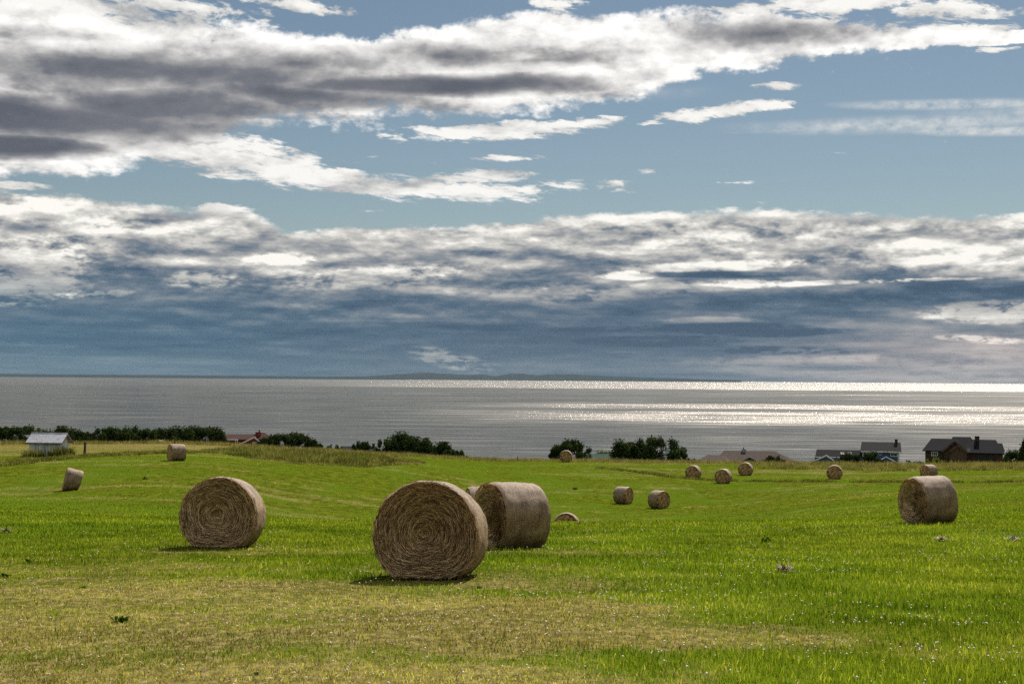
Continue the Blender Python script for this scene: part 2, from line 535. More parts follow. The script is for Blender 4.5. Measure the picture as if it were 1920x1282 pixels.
def fast_mesh(name, V, F, smooth=False):
    """V (n,3) array, F (m,k) array of equal polygons"""
    V = np.asarray(V, np.float32)
    F = np.asarray(F, np.int32)
    me = bpy.data.meshes.new(name)
    me.vertices.add(len(V))
    me.vertices.foreach_set('co', V.ravel())
    k = F.shape[1]
    me.loops.add(F.size)
    me.loops.foreach_set('vertex_index', F.ravel())
    me.polygons.add(len(F))
    me.polygons.foreach_set('loop_start', np.arange(0, F.size, k, dtype=np.int32))
    if smooth:
        me.polygons.foreach_set('use_smooth', np.ones(len(F), bool))
    me.update(calc_edges=True)
    return me


def set_attr(me, name, vals, kind='FLOAT'):
    at_ = me.attributes.new(name, kind, 'POINT')
    v = np.asarray(vals, np.float32)
    at_.data.foreach_set('value' if kind == 'FLOAT' else 'color', v.ravel())


def link(name, me, mat=None, parent=None, loc=None):
    o = bpy.data.objects.new(name, me)
    col.objects.link(o)
    if mat is not None and me is not None and not me.materials:
        me.materials.append(mat)
    if parent is not None:
        o.parent = parent
    if loc is not None:
        o.location = loc
    return o


def tag(o, label, cat, group=None, kind=None):
    if label:
        o['label'] = label
    if cat:
        o['category'] = cat
    if group:
        o['group'] = group
    if kind:
        o['kind'] = kind
    return o


def empty(name, loc, rz=0.0):
    o = bpy.data.objects.new(name, None)
    o.empty_display_size = 0.3
    col.objects.link(o)
    o.location = loc
    o.rotation_euler = (0, 0, rz)
    return o


class MB:
    """collects simple solids and links them as one mesh object"""
    def __init__(self):
        self.v, self.f = [], []

    def poly(self, pts, faces):
        o = len(self.v)
        self.v += [tuple(p) for p in pts]
        self.f += [tuple(i + o for i in f) for f in faces]
        return self

    def box(self, x0, x1, y0, y1, z0, z1):
        return self.poly([(x0, y0, z0), (x1, y0, z0), (x1, y1, z0), (x0, y1, z0), (x0, y0, z1), (x1, y0, z1), (x1, y1, z1), (x0, y1, z1)],
                         [(0, 3, 2, 1), (4, 5, 6, 7), (0, 1, 5, 4), (1, 2, 6, 5), (2, 3, 7, 6), (3, 0, 4, 7)])

    def prism(self, prof, axis, a, b):
        """profile of 2-D points swept along an axis; axis y: profile is (x, z), axis x: profile is (y, z)"""
        n = len(prof)
        P = []
        for t in (a, b):
            for (u, w_) in prof:
                P.append((u, t, w_) if axis == 'y' else (t, u, w_))
        F = [tuple(range(n)), tuple(range(2 * n - 1, n - 1, -1))]
        for k in range(n):
            F.append((k, k + n, (k + 1) % n + n, (k + 1) % n))
        return self.poly(P, F)

    def slab(self, quad, t):
        """a thick sheet: four corners, thickened downward along its normal"""
        q = [Vector(p) for p in quad]
        nrm = (q[1] - q[0]).cross(q[-1] - q[0]).normalized() * t
        n = len(q)
        P = q + [p - nrm for p in q]
        F = [tuple(range(n)), tuple(range(2 * n - 1, n - 1, -1))]
        for k in range(n):
            F.append((k, k + n, (k + 1) % n + n, (k + 1) % n))
        return self.poly(P, F)

    def beam(self, p, q, r, n=6):
        p, q = Vector(p), Vector(q)
        d = (q - p).normalized()
        u = d.orthogonal().normalized()
        w_ = d.cross(u)
        P = []
        for c in (p, q):
            for k in range(n):
                t = 2 * math.pi * k / n
                P.append(c + (u * math.cos(t) + w_ * math.sin(t)) * r)
        F = [tuple(range(n - 1, -1, -1)), tuple(range(n, 2 * n))]
        for k in range(n):
            F.append((k, (k + 1) % n, (k + 1) % n + n, k + n))
        return self.poly(P, F)

    def bar(self, p, q, wd, ht):
        """rectangular beam between two points in a plane y = const"""
        p, q = Vector(p), Vector(q)
        d = (q - p).normalized()
        side = Vector((0, 1, 0))
        up = d.cross(side).normalized()
        P = []
        for c in (p, q):
            for s_, t_ in ((-1, -1), (1, -1), (1, 1), (-1, 1)):
                P.append(c + side * s_ * wd / 2 + up * t_ * ht / 2)
        return self.poly(P, [(0, 1, 2, 3), (7, 6, 5, 4), (0, 4, 5, 1), (1, 5, 6, 2), (2, 6, 7, 3), (3, 7, 4, 0)])

    def mesh(self, name):
        me = bpy.data.meshes.new(name)
        me.from_pydata(self.v, [], self.f)
        bm = bmesh.new()
        bm.from_mesh(me)
        bmesh.ops.recalc_face_normals(bm, faces=bm.faces)
        bm.to_mesh(me)
        bm.free()
        return me

    def build(self, name, mat, parent=None, loc=None):
        return link(name, self.mesh(name), mat, parent, loc)


# ------------------------------------------------------------------ ground
def ground_material():
    m, b = new_mat('field_ground')
    geo = b.node('ShaderNodeNewGeometry')
    dry = b.node('ShaderNodeAttribute', attribute_name='dry').outputs['Fac']
    pos = geo.outputs['Position']
    mp = b.node('ShaderNodeMapping')
    b.l.new(pos, mp.inputs[0])
    mp.inputs['Scale'].default_value = (1, 0.55, 1)
    n1 = b.noise(mp.outputs[0], 1.6, 6.0, 0.62)
    n2 = b.noise(mp.outputs[0], 0.16, 5.0, 0.55)
    n3 = b.noise(mp.outputs[0], 7.0, 3.0, 0.6)
    d2 = b.add(dry, b.add(b.mul(b.sub(n1, 0.5), 0.7), b.add(b.mul(b.sub(n2, 0.5), 0.5), b.mul(b.sub(n3, 0.5), 0.4))))
    cgreen = b.mix(b.ss(n1, 0.35, 0.65), (.040, .058, .004), (.086, .101, .008))
    cgreen = b.mix(b.ss(n2, 0.42, 0.60), cgreen, (.060, .092, .006))
    cdry = b.mix(b.ss(n3, 0.35, 0.7), (.085, .072, .024), (.20, .165, .060))
    c = b.mix(b.ss(d2, 0.28, 0.85), cgreen, cdry)
    c = b.mix(b.mul(b.ss(n3, 0.62, 0.8), 0.35), c, (.035, .045, .010))
    dif = b.node('ShaderNodeBsdfDiffuse')
    b.l.new(c, dif.inputs['Color'])
    b.l.new(dif.outputs[0], b.out.inputs[0])
    bp = b.node('ShaderNodeBump')
    bp.inputs['Strength'].default_value = 0.9
    bp.inputs['Distance'].default_value = 0.12
    b.l.new(b.add(n3, b.mul(n1, 1.5)), bp.inputs['Height'])
    b.l.new(bp.outputs[0], dif.inputs['Normal'])
    return m


def build_ground():
    inner = np.linspace(-0.46, 0.46, 380)
    outer = np.linspace(0.46, 2 * math.pi - 0.46, 150)[1:-1]
    azs = np.concatenate([inner, outer])
    r = np.concatenate([np.linspace(0.5, 5, 8), np.geomspace(5.5, 270, 330), np.geomspace(276, 1400, 60)])
    A, Rr = np.meshgrid(azs, r, indexing='ij')
    X, Y = np.sin(A) * Rr, np.cos(A) * Rr
    Z = ground_z(X, Y)
    na, nr = A.shape
    V = np.stack([X, Y, Z], -1).reshape(-1, 3)
    V = np.vstack([V, [[0, 0, float(ground_z(0.0, 0.001))]]])
    i = np.arange(na)
    j = np.arange(nr - 1)
    I, J = np.meshgrid(i, j, indexing='ij')
    I2 = (I + 1) % na
    F = np.stack([I * nr + J, I * nr + J + 1, I2 * nr + J + 1, I2 * nr + J], -1).reshape(-1, 4)
    T = np.concatenate([F[:, [0, 1, 2]], F[:, [0, 2, 3]], np.stack([np.full(na, len(V) - 1), i * nr, ((i + 1) % na) * nr], -1)])
    me = fast_mesh('ground', V, T, True)
    set_attr(me, 'dry', np.append(dryness(X, Y).ravel(), 0.4))
    o = link('ground', me, ground_material())
    tag(o, 'grassy hayfield sloping down towards the sea', None, kind='structure')
    return o


build_ground()


# ------------------------------------------------------------------ sea
def build_sea():
    m, b = new_mat('sea_water')
    geo = b.node('ShaderNodeNewGeometry')
    sx = b.node('ShaderNodeSeparateXYZ')
    b.l.new(geo.outputs['Position'], sx.inputs[0])
    x, y = sx.outputs[0], sx.outputs[1]
    # lanes stand in for sunlit gaps in cloud shadow, built from roughness and tilt
    ly = b.m('LOGARITHM', b.mx(y, 10.0), math.e)
    ratio = b.div(x, b.mx(y, 10.0))
    q = b.vec(b.mul(ratio, 3.0), b.mul(ly, 9.0), 0.0)
    lane = b.noise(q, 1.0, 4.0, 0.55)
    q2 = b.vec(b.mul(ratio, 9.0), b.mul(ly, 60.0), 3.0)
    lane2 = b.noise(q2, 1.0, 3.0, 0.6)
    lyw = b.add(ly, b.mul(b.sub(lane, 0.5), 0.16))

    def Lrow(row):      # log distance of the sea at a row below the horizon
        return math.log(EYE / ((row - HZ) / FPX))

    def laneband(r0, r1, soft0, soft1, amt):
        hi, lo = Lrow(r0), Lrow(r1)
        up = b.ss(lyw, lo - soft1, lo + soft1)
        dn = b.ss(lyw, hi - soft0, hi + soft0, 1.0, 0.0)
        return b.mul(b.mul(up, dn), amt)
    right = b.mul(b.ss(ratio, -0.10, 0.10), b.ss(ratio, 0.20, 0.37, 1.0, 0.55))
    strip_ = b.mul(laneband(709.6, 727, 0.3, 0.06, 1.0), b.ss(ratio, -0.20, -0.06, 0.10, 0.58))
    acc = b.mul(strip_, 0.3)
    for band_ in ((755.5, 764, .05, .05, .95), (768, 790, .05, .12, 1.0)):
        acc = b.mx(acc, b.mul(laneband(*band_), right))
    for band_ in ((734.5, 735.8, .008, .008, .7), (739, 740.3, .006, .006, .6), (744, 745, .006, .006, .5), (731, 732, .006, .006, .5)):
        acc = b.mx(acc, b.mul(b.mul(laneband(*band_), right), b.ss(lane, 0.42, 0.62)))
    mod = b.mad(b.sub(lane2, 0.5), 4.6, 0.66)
    sunlit_lane = b.mx(b.m('MULTIPLY', acc, mod, clamp=True), strip_)
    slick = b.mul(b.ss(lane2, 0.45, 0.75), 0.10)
    rough = b.add(b.mad(sunlit_lane, 0.28, 0.13), slick)
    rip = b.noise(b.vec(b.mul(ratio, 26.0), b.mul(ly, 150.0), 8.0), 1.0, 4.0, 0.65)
    refl = b.mad(sunlit_lane, -0.21, b.ss(rip, 0.28, 0.72, 0.27, 0.45))      # how much of the sky the wavelets send back
    gl = b.node('ShaderNodeBsdfGlossy', distribution='GGX')
    b.l.new(b.mix(1.0, b.vec(refl, refl, refl), (1.0, .93, .86), 'MULTIPLY'), gl.inputs['Color'])
    b.l.new(rough, gl.inputs['Roughness'])
    deep = b.node('ShaderNodeBsdfDiffuse')
    deep.inputs['Color'].default_value = (.022, .024, .023, 1)
    both = b.node('ShaderNodeAddShader')
    b.l.new(gl.outputs[0], both.inputs[0])
    b.l.new(deep.outputs[0], both.inputs[1])
    b.l.new(both.outputs[0], b.out.inputs[0])
    # wave facets: the surface leans this way and that, more in the sunlit lanes
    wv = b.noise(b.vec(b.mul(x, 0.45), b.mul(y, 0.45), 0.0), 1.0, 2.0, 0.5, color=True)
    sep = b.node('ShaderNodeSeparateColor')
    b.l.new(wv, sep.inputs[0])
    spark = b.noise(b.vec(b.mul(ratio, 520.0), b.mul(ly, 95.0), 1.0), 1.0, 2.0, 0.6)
    amp = b.mad(b.mul(sunlit_lane, b.ss(spark, 0.34, 0.66, 0.25, 1.7)), 2.9, b.ss(spark, 0.35, 0.7, 0.01, 0.10))
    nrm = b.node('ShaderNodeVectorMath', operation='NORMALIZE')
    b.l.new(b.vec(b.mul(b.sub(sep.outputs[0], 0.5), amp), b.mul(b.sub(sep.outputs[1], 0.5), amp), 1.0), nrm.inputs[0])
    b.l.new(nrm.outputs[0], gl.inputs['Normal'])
    n = 96
    rs = [300.0, 1000.0, 3000.0, 9000.0, 27000.0, 58000.0]
    V, F = [], []
    for r_ in rs:
        for k in range(n):
            t = 2 * math.pi * k / n
            V.append((math.sin(t) * r_, math.cos(t) * r_, SEA))
    for ri in range(len(rs) - 1):
        for k in range(n):
            k2 = (k + 1) % n
            F.append((ri * n + k, ri * n + k2, (ri + 1) * n + k2, (ri + 1) * n + k))
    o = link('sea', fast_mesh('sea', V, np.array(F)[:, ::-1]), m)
    tag(o, 'grey sea with bright lanes of sun glitter', None, kind='structure')


build_sea()


# ------------------------------------------------------------------ far shore
def build_hills():
    m, b = new_mat('far_forest')
    geo = b.node('ShaderNodeNewGeometry')
    n = b.noise(geo.outputs['Position'], 0.002, 5.0, 0.6)
    b.l.new(b.mix(n, (.020, .028, .032), (.034, .044, .048)), b.bsdf.inputs['Base Color'])
    b.bsdf.inputs['Roughness'].default_value = 1.0
    b.bsdf.inputs['Specular IOR Level'].default_value = 0.0

    def ridge(name, label, D, depth, pts, seed):
        pts = sorted(pts)
        p0, p1 = pts[0][0], pts[-1][0]
        nx, ny = int((p1 - p0) / 4) + 2, 9
        V = []
        xs = np.linspace(p0, p1, nx)
        top = pchip([p[0] for p in pts], [p[1] for p in pts], xs)
        wob = (fbm(xs / 14.0, xs * 0, 4, seed) - 0.5) * 3.2
        for i, p in enumerate(xs):
            hz = HZ + (p - 960.0) * ROLL
            hgt = 0.42 * max(0.0, (hz - top[i] + wob[i] * min(1.0, (hz - top[i]) / 5.0))) / FPX * D
            a_ = azel(p, hz)[0]
            for j in range(ny):
                s_ = j / (ny - 1)
                k = math.sin(math.pi * s_) ** 0.8
                dd = D + depth * (s_ - 0.5) * 2
                wv = 1.0 + 0.25 * (float(vnoise(i * 0.35, j * 0.9, seed + 3)) - 0.5) * (1 if 0 < j < ny - 1 and j != ny // 2 else 0)
                zz = hgt * k * wv + (EYE * (dd / D - 1.0) * 0 - 6.0) * (1 if j in (0, ny - 1) else 0)
                V.append((math.sin(a_) * dd, math.cos(a_) * dd, zz + (EYE * 0.9 if 0 < j < ny - 1 else 0)))
        F = [(i * ny + j, (i + 1) * ny + j, (i + 1) * ny + j + 1, i * ny + j + 1) for i in range(nx - 1) for j in range(ny - 1)]
        o = link(name, fast_mesh(name, V, F, True), m)
        tag(o, label, None, kind='structure')
    ridge('mountain_range', 'hazy blue mountains across the water at mid frame', 44000, 3500,
          [(560, 707), (700, 700), (760, 690), (800, 685), (840, 690), (880, 695), (900, 691), (930, 698), (960, 687), (985, 689), (1010, 693), (1045, 688), (1100, 692), (1160, 698), (1260, 705), (1340, 709.5), (1390, 712)], 3)
    ridge('shore_hills', 'low dark headland along the far left shore', 38000, 2500,
          [(-700, 690), (-300, 694), (0, 698), (120, 699.5), (300, 700.5), (450, 702.2), (600, 704), (760, 707)], 8)


build_hills()


def build_haze():
    m = bpy.data.materials.new('haze_air')
    m.use_nodes = True
    t = m.node_tree
    t.nodes.clear()
    out = t.nodes.new('ShaderNodeOutputMaterial')
    vol = t.nodes.new('ShaderNodeVolumePrincipled')
    vol.inputs['Color'].default_value = (.28, .38, .46, 1)
    vol.inputs['Density'].default_value = 0.75e-5
    vol.inputs['Anisotropy'].default_value = 0.0
    t.links.new(vol.outputs[0], out.inputs['Volume'])
    s_ = 60000.0
    o = MB().box(-s_, s_, -s_, s_, -90.0, 620.0).build('haze', m)
    tag(o, 'thin pale sea haze over the whole view', None, kind='stuff')


build_haze()

# ================================================================== bales of hay
def hay_end_material():
    m, b = new_mat('hay_end')
    tc = b.node('ShaderNodeTexCoord').outputs['Object']
    sx = b.node('ShaderNodeSeparateXYZ')
    b.l.new(tc, sx.inputs[0])
    x, y, z = sx.outputs
    r = b.mx(b.m('SQRT', b.add(b.mul(x, x), b.mul(z, z))), 0.004)
    wob = b.noise(tc, 4.0, 3.0, 0.5)
    rw = b.mad(b.sub(wob, 0.5), 0.10, r)
    u, v = b.div(x, r), b.div(z, r)
    info = b.node('ShaderNodeObjectInfo').outputs['Random']
    s1 = b.noise(b.vec(b.mul(u, 3.2), b.mul(v, 3.2), b.mad(info, 9.0, b.mul(rw, 42.0))), 1.0, 4.0, 0.62)
    s2 = b.noise(b.vec(b.mul(u, 9.0), b.mul(v, 9.0), b.mul(rw, 110.0)), 1.0, 3.0, 0.6)
    s3 = b.noise(tc, 5.5, 5.0, 0.65)
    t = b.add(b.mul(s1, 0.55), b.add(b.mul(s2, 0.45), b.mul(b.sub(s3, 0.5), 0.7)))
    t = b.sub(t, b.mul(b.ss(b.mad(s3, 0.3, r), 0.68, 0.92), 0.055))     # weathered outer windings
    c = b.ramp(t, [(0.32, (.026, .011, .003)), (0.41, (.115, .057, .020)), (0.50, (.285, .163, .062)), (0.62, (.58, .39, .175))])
    b.l.new(c, b.bsdf.inputs['Base Color'])
    b.bsdf.inputs['Roughness'].default_value = 0.8
    b.bsdf.inputs['Specular IOR Level'].default_value = 0.2
    bp = b.node('ShaderNodeBump')
    bp.inputs['Strength'].default_value = 1.0
    bp.inputs['Distance'].default_value = 0.03
    b.l.new(t, bp.inputs['Height'])
    b.l.new(bp.outputs[0], b.bsdf.inputs['Normal'])
    return m


def hay_wrap_material():
    m, b = new_mat('hay_wrap')
    tc = b.node('ShaderNodeTexCoord').outputs['Object']
    sx = b.node('ShaderNodeSeparateXYZ')
    b.l.new(tc, sx.inputs[0])
    x, y, z = sx.outputs
    r = b.mx(b.m('SQRT', b.add(b.mul(x, x), b.mul(z, z))), 0.01)
    u, v = b.div(x, r), b.div(z, r)
    info = b.node('ShaderNodeObjectInfo').outputs['Random']
    lines = b.noise(b.vec(b.mul(u, 2.0), b.mul(v, 2.0), b.mad(info, 7.0, b.mul(y, 34.0))), 1.0, 3.0, 0.6)
    spk = b.noise(tc, 42.0, 4.0, 0.7)
    big = b.noise(tc, 2.6, 4.0, 0.55)
    t = b.add(b.mul(lines, 0.35), b.add(b.mul(spk, 0.75), b.mul(b.sub(big, 0.5), 0.6)))
    weather = b.ss(b.mad(big, 0.4, v), 0.0, 0.95)       # bleached where the rain reaches it
    c0 = b.ramp(t, [(0.34, (.055, .030, .012)), (0.52, (.18, .112, .050)), (0.72, (.36, .25, .13))])
    c1 = b.ramp(t, [(0.34, (.072, .047, .031)), (0.52, (.185, .127, .085)), (0.72, (.335, .250, .178))])
    b.l.new(b.mix(weather, c0, c1), b.bsdf.inputs['Base Color'])
    b.bsdf.inputs['Roughness'].default_value = 0.75
    b.bsdf.inputs['Specular IOR Level'].default_value = 0.25
    bp = b.node('ShaderNodeBump')
    bp.inputs['Strength'].default_value = 0.8
    bp.inputs['Distance'].default_value = 0.02
    b.l.new(t, bp.inputs['Height'])
    b.l.new(bp.outputs[0], b.bsdf.inputs['Normal'])
    return m


def straw_material():
    m, b = new_mat('loose_straw')
    rnd = b.node('ShaderNodeAttribute', attribute_name='rnd').outputs['Fac']
    c = b.ramp(rnd, [(0.0, (.036, .017, .006)), (0.36, (.20, .103, .037)), (0.68, (.48, .30, .125)), (1.0, (.82, .61, .32))])
    b.l.new(c, b.bsdf.inputs['Base Color'])
    b.bsdf.inputs['Roughness'].default_value = 0.7
    return m


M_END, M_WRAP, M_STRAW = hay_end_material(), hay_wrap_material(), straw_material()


def section(r, th, sag):
    """cross-section of a bale that has sagged: flat below, a little wide"""
    x, z = np.sin(th) * r, np.cos(th) * r
    low = np.clip(-z / r, 0, 1)
    x = x * (1 + 0.045 * sag * low)
    zb = -r * (1 - 0.16 * sag)
    z = np.where(z < zb + 0.12 * r, zb + 0.12 * r * np.exp(np.minimum((z - zb - 0.12 * r) / (0.12 * r), 0)) - 0.0 * z, z)
    return x, z


def bale_meshes(r, L, sag, seed, fine):
    nt, ny, nr = (120, 22, 26) if fine else (56, 8, 9)
    rs = np.random.default_rng(seed)
    th = np.linspace(0, 2 * np.pi, nt, endpoint=False)
    # side
    ys = np.linspace(-1, 1, ny)
    ys = np.sign(ys) * np.abs(ys) ** 0.8
    Y, T = np.meshgrid(ys, th, indexing='ij')
    edge = 1 - 0.055 * np.clip((np.abs(Y) - 0.80) / 0.20, 0, 1) ** 2
    lump = 1 + 0.030 * (fbm(np.cos(T) * 2 + 9, np.sin(T) * 2 + Y * 1.3, 3, seed) - 0.5) * 2 + 0.012 * (fbm(np.cos(T) * 9 + 9, np.sin(T) * 9 + Y * 7, 2, seed + 5) - 0.5) * 2
    sx_, sz_ = section(r, T, sag)
    X, Z = sx_ * edge * lump, sz_ * edge * lump
    V = np.stack([X, Y * L / 2, Z], -1).reshape(-1, 3)
    i, j = np.meshgrid(np.arange(ny - 1), np.arange(nt), indexing='ij')
    j2 = (j + 1) % nt
    F = np.stack([i * nt + j, i * nt + j2, (i + 1) * nt + j2, (i + 1) * nt + j], -1).reshape(-1, 4)
    side = fast_mesh('net_wrap', V, F, True)
    ends = []
    for sgn, row in ((-1, 0), (1, ny - 1)):
        q = np.linspace(0.0, 1.0, nr) ** 0.9
        Q, T2 = np.meshgrid(q, th, indexing='ij')
        rimx, rimz = X[row][None, :], Z[row][None, :]
        bul = 0.035 * (1 - Q ** 2) + 0.030 * (fbm(np.cos(T2) * 2.5 + 4, np.sin(T2) * 2.5 + Q * 13, 3, seed + 9) - 0.5) * (Q < 0.995) + 0.02 * (rs.random(Q.shape) - 0.5) * (Q < 0.99) * (1 if fine else 0.5)
        V2 = np.stack([rimx * Q, sgn * (L / 2 + bul), rimz * Q], -1).reshape(-1, 3)
        i, j = np.meshgrid(np.arange(nr - 1), np.arange(nt), indexing='ij')
        j2 = (j + 1) % nt
        F2 = np.stack([i * nt + j, (i + 1) * nt + j, (i + 1) * nt + j2, i * nt + j2], -1).reshape(-1, 4)
        if sgn > 0:
            F2 = F2[:, ::-1]
        ends.append(fast_mesh('end_face', V2, F2, True))
    return side, ends


def straw_mesh(r, L, sag, seed, n_end, n_rim, wd):
    rs = np.random.default_rng(seed)
    segs = []
    P, F, C = [], [], []
    k = 0
    # lying round the near end, roughly along the windings
    rr = r * 0.96 * np.sqrt(rs.random(n_end))
    th = rs.random(n_end) * 2 * np.pi
    ln = 0.06 + 0.34 * rs.random(n_end) ** 2
    for a_, t_, l_ in zip(rr, th, ln):
        dth = l_ / max(a_, 0.08)
        dr = rs.normal(0, 0.22) * l_
        y = -L / 2 - 0.045 - rs.random() * 0.02 - 0.035 * (1 - (a_ / r) ** 2)
        pts = []
        for s_ in (0, 0.33, 0.67, 1):
            tt, ra = t_ + dth * (s_ - 0.5), a_ + dr * (s_ - 0.5)
            x_, z_ = section(np.array(ra), np.array(tt), sag)
            z_ = max(float(z_), -r * (1 - 0.16 * sag) + 0.02)
            pts.append((float(x_), y + rs.normal(0, 0.006), z_, float(np.sin(tt)), float(np.cos(tt))))
        w_ = wd * rs.uniform(0.6, 1.4)
        for (x_, y_, z_, ux, uz) in pts:
            P += [(x_ - ux * w_ / 2, y_, z_ - uz * w_ / 2), (x_ + ux * w_ / 2, y_ - 0.004, z_ + uz * w_ / 2)]
        F += [(k, k + 1, k + 3, k + 2), (k + 2, k + 3, k + 5, k + 4), (k + 4, k + 5, k + 7, k + 6)]
        C += [rs.random()] * 8
        k += 8
    # sticking out of the rim and the side
    for _ in range(n_rim):
        t_ = rs.random() * 2 * np.pi
        x_, z_ = section(np.array(r * 0.985), np.array(t_), sag)
        y = -L / 2 if rs.random() < 0.6 else rs.uniform(-L / 2, L / 2)
        d = np.array([np.sin(t_), rs.normal(0, 0.5), np.cos(t_)]) + rs.normal(0, 0.6, 3)
        d = d / np.linalg.norm(d) * rs.uniform(0.03, 0.11)
        w_ = wd * 0.5
        p = np.array([float(x_), y, float(z_)])
        if p[2] + d[2] < -r * (1 - 0.16 * sag):
            continue
        P += [tuple(p), tuple(p + [w_, 0, w_]), tuple(p + d + [w_ * .5, 0, w_ * .5]), tuple(p + d)]
        F += [(k, k + 1, k + 2, k + 3)]
        C += [0.4 + 0.6 * rs.random()] * 4
        k += 4
    me = fast_mesh('loose_straw', P, np.array(F))
    set_attr(me, 'rnd', C)
    return me


LITTER = []


def hay_bale(px, D, dia_px, yaw, L, label, seed, sag=1.0, fine=False, tilt=0.0, straw=(0, 0), group='round hay bales', lean=None, sink=0.0):
    d = ray(px, 900)
    hl = math.hypot(d[0], d[1])
    x, y = d[0] / hl * D, d[1] / hl * D
    r = dia_px * D / FPX / (1.0 + (1 - 0.16 * sag)) if sag else dia_px * D / FPX / 2
    z = float(ground_z(x, y))
    az = math.atan2(x, y)
    e_ = empty('hay_bale', (x, y, z - 0.02 - sink), -az + R(yaw) * -1.0)
    gx = (float(ground_z(x + 1, y)) - float(ground_z(x - 1, y))) / 2
    gy = (float(ground_z(x, y + 1)) - float(ground_z(x, y - 1))) / 2
    lie = Vector((0, 0, 1)).rotation_difference(Vector((-gx, -gy, 1)).normalized()).to_matrix()
    e_.rotation_euler = (lie @ Matrix.Rotation(-az - R(yaw), 3, 'Z') @ Matrix.Rotation(R(tilt), 3, 'X')).to_euler()
    zc = r * (1 - 0.16 * sag)
    side, ends = bale_meshes(r, L, sag, seed, fine)
    meshes = [side] + ends
    if lean:
        for me in meshes:
            for v in me.vertices:
                zz = v.co.z + zc
                v.co.z -= lean[1] * v.co.y * zz / (2 * r)
                v.co.y += lean[0] * zz
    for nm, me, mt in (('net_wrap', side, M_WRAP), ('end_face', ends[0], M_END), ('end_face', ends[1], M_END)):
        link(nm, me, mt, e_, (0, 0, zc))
    if straw[0]:
        s_ = link('loose_straw', straw_mesh(r, L, sag, seed + 40, straw[0], straw[1], 0.0042 if D < 25 else 0.006), M_STRAW, e_, (0, 0, zc))
        s_['kind'] = 'stuff'
    if D < 50:
        LITTER.append((x, y, r * .72, 260))
    tag(e_, label, 'hay bale', group)
    return e_


hay_bale(811, 22.1, 181, 9, 1.22, 'largest round hay bale, nearest to the camera, its coiled end facing us', 101, fine=True, tilt=-2.6, straw=(9000, 420))
hay_bale(419, 31.0, 129, 11, 1.2, 'large round hay bale standing alone on the left, coiled end facing us', 102, fine=True, tilt=-2.2, straw=(6000, 260))
hay_bale(959, 30.6, 124, 60, 1.08, 'large round hay bale side-on just behind the nearest bale', 103, fine=True, straw=(2600, 200))
hay_bale(917, 35.0, 96, 80, 1.05, 'round hay bale almost hidden behind the two big centre bales', 104, fine=True)
hay_bale(1745, 45.0, 86, 58, 1.06, 'large weathered round hay bale at the right, its side towards us', 105, fine=True, tilt=3, straw=(1600, 160))
hay_bale(1064, 92.0, 45, 4, 1.2, 'hay bale sunk behind the grassy rise, only its top showing', 106)
hay_bale(1169, 128.0, 31, -58, 1.2, 'small hay bale right of centre, farther of a pair in the dip', 107)
hay_bale(1236, 124.0, 32.5, -42, 1.2, 'small hay bale right of centre, nearer of a pair in the dip', 108)
hay_bale(131, 104.0, 37, 86, 1.05, 'slumped hay bale leaning sideways in the field below the white shed', 109, lean=(0.33, 0.42))
hay_bale(330, 129.0, 31, 70, 1.25, 'hay bale by the weedy bank with a wooden post behind it', 110)
hay_bale(1356, 153.0, 27, 14, 1.2, 'hay bale in front of the grassy ditch, nearest of three below the tan roof', 111)
hay_bale(1300, 163.0, 25, 16, 1.2, 'hay bale behind the ditch, leftmost of three below the tan roof', 112)
hay_bale(1398, 172.0, 24, 12, 1.2, 'hay bale below the tan roof, rightmost of three, beyond the ditch', 113)
hay_bale(1565, 161.0, 26, 2, 1.2, 'hay bale seen end-on just beyond the ditch below the blue house', 114)
hay_bale(1742, 165.0, 24, 48, 1.2, 'small far hay bale showing just above the large weathered one at right', 115)
hay_bale(1061, 212.0, 22, 3, 1.2, 'pale hay bale at the far field edge beside the round dark tree', 116)


# ================================================================== shed and posts
def simple_mat(name, c0, c1=None, scale=6.0, rough=0.8, stretch=(1, 1, 1), spec=0.3, bump=0.0, metal=0.0, lo=0.35, hi=0.65):
    m, b = new_mat(name)
    tc = b.node('ShaderNodeTexCoord').outputs['Object']
    mp = b.node('ShaderNodeMapping')
    b.l.new(tc, mp.inputs[0])
    mp.inputs['Scale'].default_value = stretch
    n = b.noise(mp.outputs[0], scale, 5.0, 0.6)
    c1 = c1 or tuple(v * 0.7 for v in c0)
    b.l.new(b.mix(b.ss(n, lo, hi), c0, c1), b.bsdf.inputs['Base Color'])
    b.bsdf.inputs['Roughness'].default_value = rough
    b.bsdf.inputs['Specular IOR Level'].default_value = spec
    b.bsdf.inputs['Metallic'].default_value = metal
    if bump:
        bp = b.node('ShaderNodeBump')
        bp.inputs['Strength'].default_value = 0.7
        bp.inputs['Distance'].default_value = bump
        b.l.new(n, bp.inputs['Height'])
        b.l.new(bp.outputs[0], b.bsdf.inputs['Normal'])
    return m


M_WHITEWOOD = simple_mat('weathered_white_boards', (.60, .60, .57), (.36, .36, .33), 3.0, 0.85, (1, 1, .15))
M_TIN = simple_mat('grey_tin_roof', (.34, .35, .38), (.24, .25, .28), 3.0, 0.5, spec=0.5)
M_TRIM_BROWN = simple_mat('brown_trim', (.10, .055, .035), (.06, .035, .022), 4.0)
M_POST = simple_mat('old_post', (.085, .070, .055), (.045, .036, .028), 12.0, 0.9, (1, 1, .2))
M_WHITE = simple_mat('white_paint', (.68, .69, .70), (.52, .53, .55), 2.0, 0.6)
M_GLASS, _b = new_mat('dark_window')
_b.bsdf.inputs['Base Color'].default_value = (.02, .025, .03, 1)
_b.bsdf.inputs['Roughness'].default_value = 0.08


